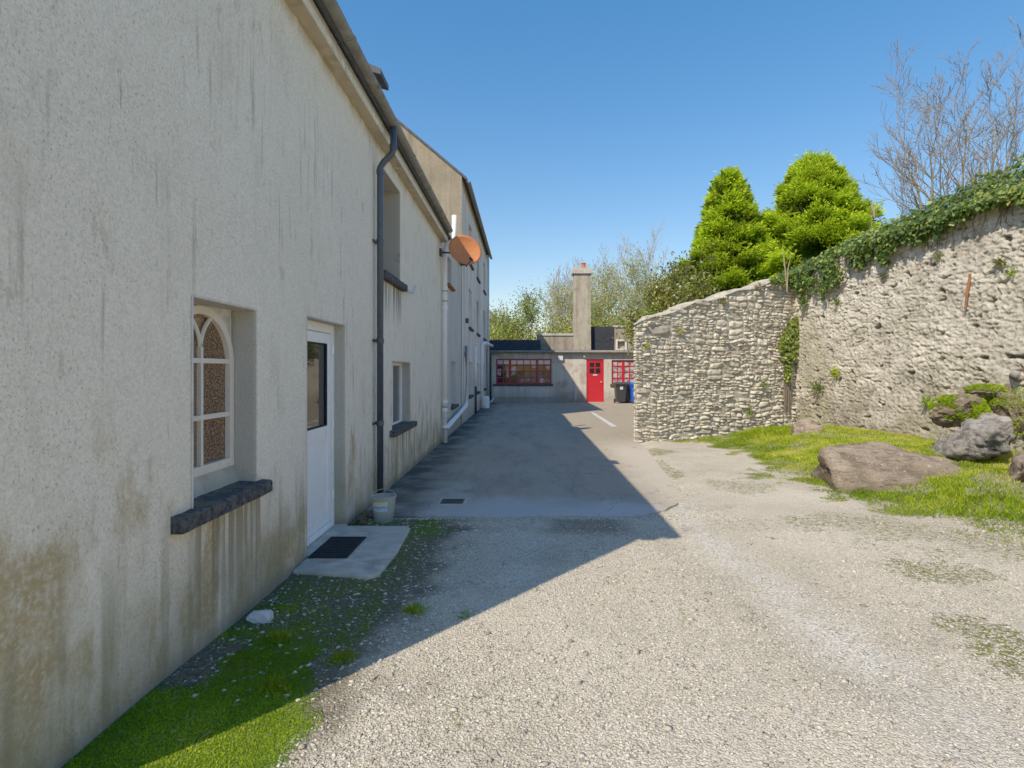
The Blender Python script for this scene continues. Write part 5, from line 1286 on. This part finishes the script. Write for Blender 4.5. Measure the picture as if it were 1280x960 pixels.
# mossy mound with gravelly soil below it
def mound(label, c, sz, seed, n):
    t = thing('mossy_mound', label, 'mound', c)
    o = rock('soil', (0,0,0), sz, 'boulder', seed, sub=4, rough=.6); o.parent = t
    rg = np.random.default_rng(seed); p = norm(rg.normal(size=(n,3))*np.array([1,1,.9])); p = p[(p[:,1] < .5) & (p[:,2] > -.5)]
    keep = fnz(p[:,0]*3+5, p[:,2]*3+5, 1.4, seed) > .42; p = p[keep]
    b = np.array(c)[None] + p*np.array(sz)[None]*(.70 + .38*fnz(p[:,0]*3+9, p[:,2]*3+3, 1, 3))[:,None]
    v, f, va = leaf_quads(b, norm(p + rg.normal(size=p.shape)*.6), .035*rg.uniform(.5,1.3,len(p)), .016, np.clip(.62 + .2*rg.normal(size=len(p)) + .5*(fnz(p[:,0]*4+2, p[:,2]*4+7, 1, 5)-.5), 0, 1)); npmesh('moss_cover', v, f, 'moss blade', t, va)
q = at(1196, 515, 8.7); mound('round bright moss covered mound against the rough wall', (q.x+.1, q.y+.1, q.z), (.46, .30, .30), 6, 22000)
q = at(1228, 488, 8.9); mound('flat mossy ledge above the upright grey boulder', (q.x+.1, q.y, q.z), (.35, .3, .10), 9, 6000)
q = at(1275, 510, 8.5); mound('dark mossy earth heap at the right edge beside the grey boulder', (q.x+.2, q.y+.2, q.z-.15), (.55, .5, .55), 12, 16000)
# tall dry stems on the shoulder
for i, (px, y0, y1, lab) in enumerate([(984, 310, 365, 'tall pale dry stem standing where the two walls meet'), (1093, 252, 272, 'dry stalk on top of the ivy')]):
    out = []; p = at(px, y1, 13.6 if i == 0 else 11.4); q = at(px-4, y0, 13.6 if i == 0 else 11.4)
    for k in range(5):
        e = random.gauss(0, .10); out.append(([np.array(p), np.array((p+q)/2)+np.array([e*.3, 0, 0]), np.array(q)+np.array([e, 0, -.2*k*random.random()])], [.014, .012, .005]))
    v, f = branch_mesh(out, 4); o = npmesh('dry_stem', v, f, 'dry stem', None, np.full(len(v), .7), origin=tuple(p)); tag(o, lab, 'plant')

# ------------------------------------------------------------------ ground cover (nobody could count it)
def scatter(n, x0, x1, y0, y1, fn, seed):
    rg = np.random.default_rng(seed); x = rg.uniform(x0, x1, n); y = rg.uniform(y0, y1, n); p = fn(x, y); k = rg.random(n) < p
    return x[k], y[k], rg
def blades(name, x, y, rg, L_, W_, mat, lean=.45, vm=.5, hgt=None):
    n = len(x); z = gz(x, y) - .004; b = np.stack([x, y, z], -1); d = norm(np.stack([rg.normal(size=n)*lean, rg.normal(size=n)*lean, np.ones(n)], -1))
    l = L_*rg.uniform(.45, 1.25, n)*(hgt if hgt is not None else 1)
    va = np.clip(vm + 1.5*(fnz(x, y, 1.6, 31)-.5) + .9*(fnz(x, y, 6, 32)-.5) + .22*rg.normal(size=n), 0, 1)
    v, f, va = leaf_quads(b, d, l, W_*rg.uniform(.7, 1.3, n), va); return tag(npmesh(name, v, f, mat, None, va), kind='stuff')
def f_bank(x, y):
    mo, tr_, di_ = masks(x, y); d = x - np.interp(y, *XE)
    return np.clip((mo - .40)*1.8, 0, 1)*(d > -.3)*(x < wall_right_x(y)-.05)*((x-P0[0])*NV[0]+(y-P0[1])*NV[1] > .03)
x, y, rg = scatter(260000, 3.0, 8.2, 2.2, 14, f_bank, 71)
blades_dry = scatter(20000, 3.0, 8.2, 2.2, 14, f_bank, 77)
blades('dry_grass', blades_dry[0], blades_dry[1], blades_dry[2], .06, .010, 'dry stem', 1.2, .35)
d_ = x - np.interp(y, *XE); hh = .22 + (1.0*fnz(x, y, 1.7, 44)**1.5 + 1.3*np.clip(fnz(x, y, 5, 46)-.55, 0, 1))*sm(-.1, .9, d_)
blades('grass', x, y, rg, .085, .011, 'grass blade', .5, .45, hh)
def f_left(x, y):
    mo, tr_, di_ = masks(x, y); return np.clip((mo-.35)*1.6, 0, 1)*(x > XW+.01)
x, y, rg = scatter(170000, -1.82, -.3, 1.7, 3.7, lambda x, y: f_left(x, y), 72); blades('moss', x, y, rg, .015, .006, 'moss blade', .9, .32)
x, y, rg = scatter(110000, -1.82, -.3, 3.4, 5.95, lambda x, y: f_left(x, y)*.45, 75); blades('moss', x, y, rg, .012, .007, 'moss blade', .9, -.08)
def f_patch(x, y):
    mo, tr_, di_ = masks(x, y); d = x - np.interp(y, *XE); return np.clip((mo-.30)*1.8, 0, 1)*(d < .1)*(x > -.4)*(fnz(x, y, 14, 55, 2) > .52)
x, y, rg = scatter(120000, -.4, 5.2, 2.1, 11.8, f_patch, 73); blades('weeds', x, y, rg, .018, .007, 'grass blade', .9, .4)
# grass tufts on the left foot
def f_tuft(x, y):
    r_ = np.zeros_like(x)
    for cx, cy in ((-1.0, 3.0), (-1.25, 2.72), (-.72, 3.6), (-1.45, 3.2)): r_ = np.maximum(r_, np.exp(-(((x-cx)**2+(y-cy)**2)/.0028)))
    return r_
x, y, rg = scatter(60000, -1.7, -.5, 2.3, 4.0, f_tuft, 74); blades('grass', x, y, rg, .06, .005, 'grass blade', .9, .3)

# loose chippings
def pebbles(name, x, y, rg, s, mat='pebbles', vm=.5):
    n = len(x); z = gz(x, y); o = np.array([(1,0,0),(-1,0,0),(0,1,0),(0,-1,0),(0,0,1),(0,0,-1)], float)
    tri = np.array([(0,2,4),(2,1,4),(1,3,4),(3,0,4),(2,0,5),(1,2,5),(3,1,5),(0,3,5)])
    sc_ = s*rg.uniform(.45, 1.3, n)**1.5; a = rg.uniform(0, 6.28, n)
    v = o[None]*(1 + .45*rg.normal(size=(n,6,1))*.6) + rg.normal(size=(n,6,3))*.18; v[:,:,2] *= .42; v[:,:,0] *= rg.uniform(.8, 1.5, (n,1))
    ca, sa = np.cos(a)[:,None], np.sin(a)[:,None]; vx = v[:,:,0]*ca - v[:,:,1]*sa; vy = v[:,:,0]*sa + v[:,:,1]*ca
    v = np.stack([vx, vy, v[:,:,2]], -1)*sc_[:,None,None] + np.stack([x, y, z+sc_*.15], -1)[:,None,:]
    f = (tri[None] + (np.arange(n)*6)[:,None,None]).reshape(-1, 3)
    va = np.repeat(np.clip(vm + .25*rg.normal(size=n), 0, 1), 6)
    return tag(npmesh(name, v.reshape(-1,3), f, mat, None, va), kind='stuff')
def f_peb(x, y):
    mo, tr_, di_ = masks(x, y); px = CX + F*x/y
    return np.clip(1.15 - mo*1.5, .02, 1)*(1-.45*tr_)*(.05+.95*(1-di_))*np.clip(fnz(x, y, .9, 33)*1.6-.1, .15, 1)*(px > 60)*(px < 1330)*np.clip(3.2/y, .25, 1)
x, y, rg = scatter(115000, -1.8, 4.9, 2.0, 5.95, f_peb, 81); pebbles('gravel', x, y, rg, .0072)
x, y, rg = scatter(900, -1.8, 4.6, 2.0, 7.5, lambda x, y: f_peb(x, y)*1.4*(y < 5.9), 82); pebbles('gravel', x, y, rg, .017, vm=.42)
x, y, rg = scatter(1500, -1.78, -.3, 2.6, 5.9, lambda x, y: np.full_like(x, .5), 83); pebbles('gravel', x, y, rg, .011, vm=.7)
# crumbled edge of the tarmac
x, y, rg = scatter(9000, -1.5, 2.2, 5.80, 6.12, lambda x, y: np.exp(-((y-5.93)/.09)**2)*fnz(x, y, 3, 91), 86); pebbles('gravel', x, y, rg, .010, vm=.45)
x, y, rg = scatter(5000, 1.75, 2.75, 5.9, 11.5, lambda x, y: np.exp(-((x-np.interp(y, [5.9, 7.5, 10, 12], [1.93, 2.07, 2.36, 2.5]))/.10)**2)*.7, 87); pebbles('gravel', x, y, rg, .013, vm=.5)
# leaf litter along the wall foot
x, y, rg = scatter(1200, -1.8, -.6, 2.2, 5.9, lambda x, y: np.exp(-(x+1.8)/.35), 84); blades('leaf_litter', x, y, rg, .05, .014, 'dry stem', 2.5, .05)
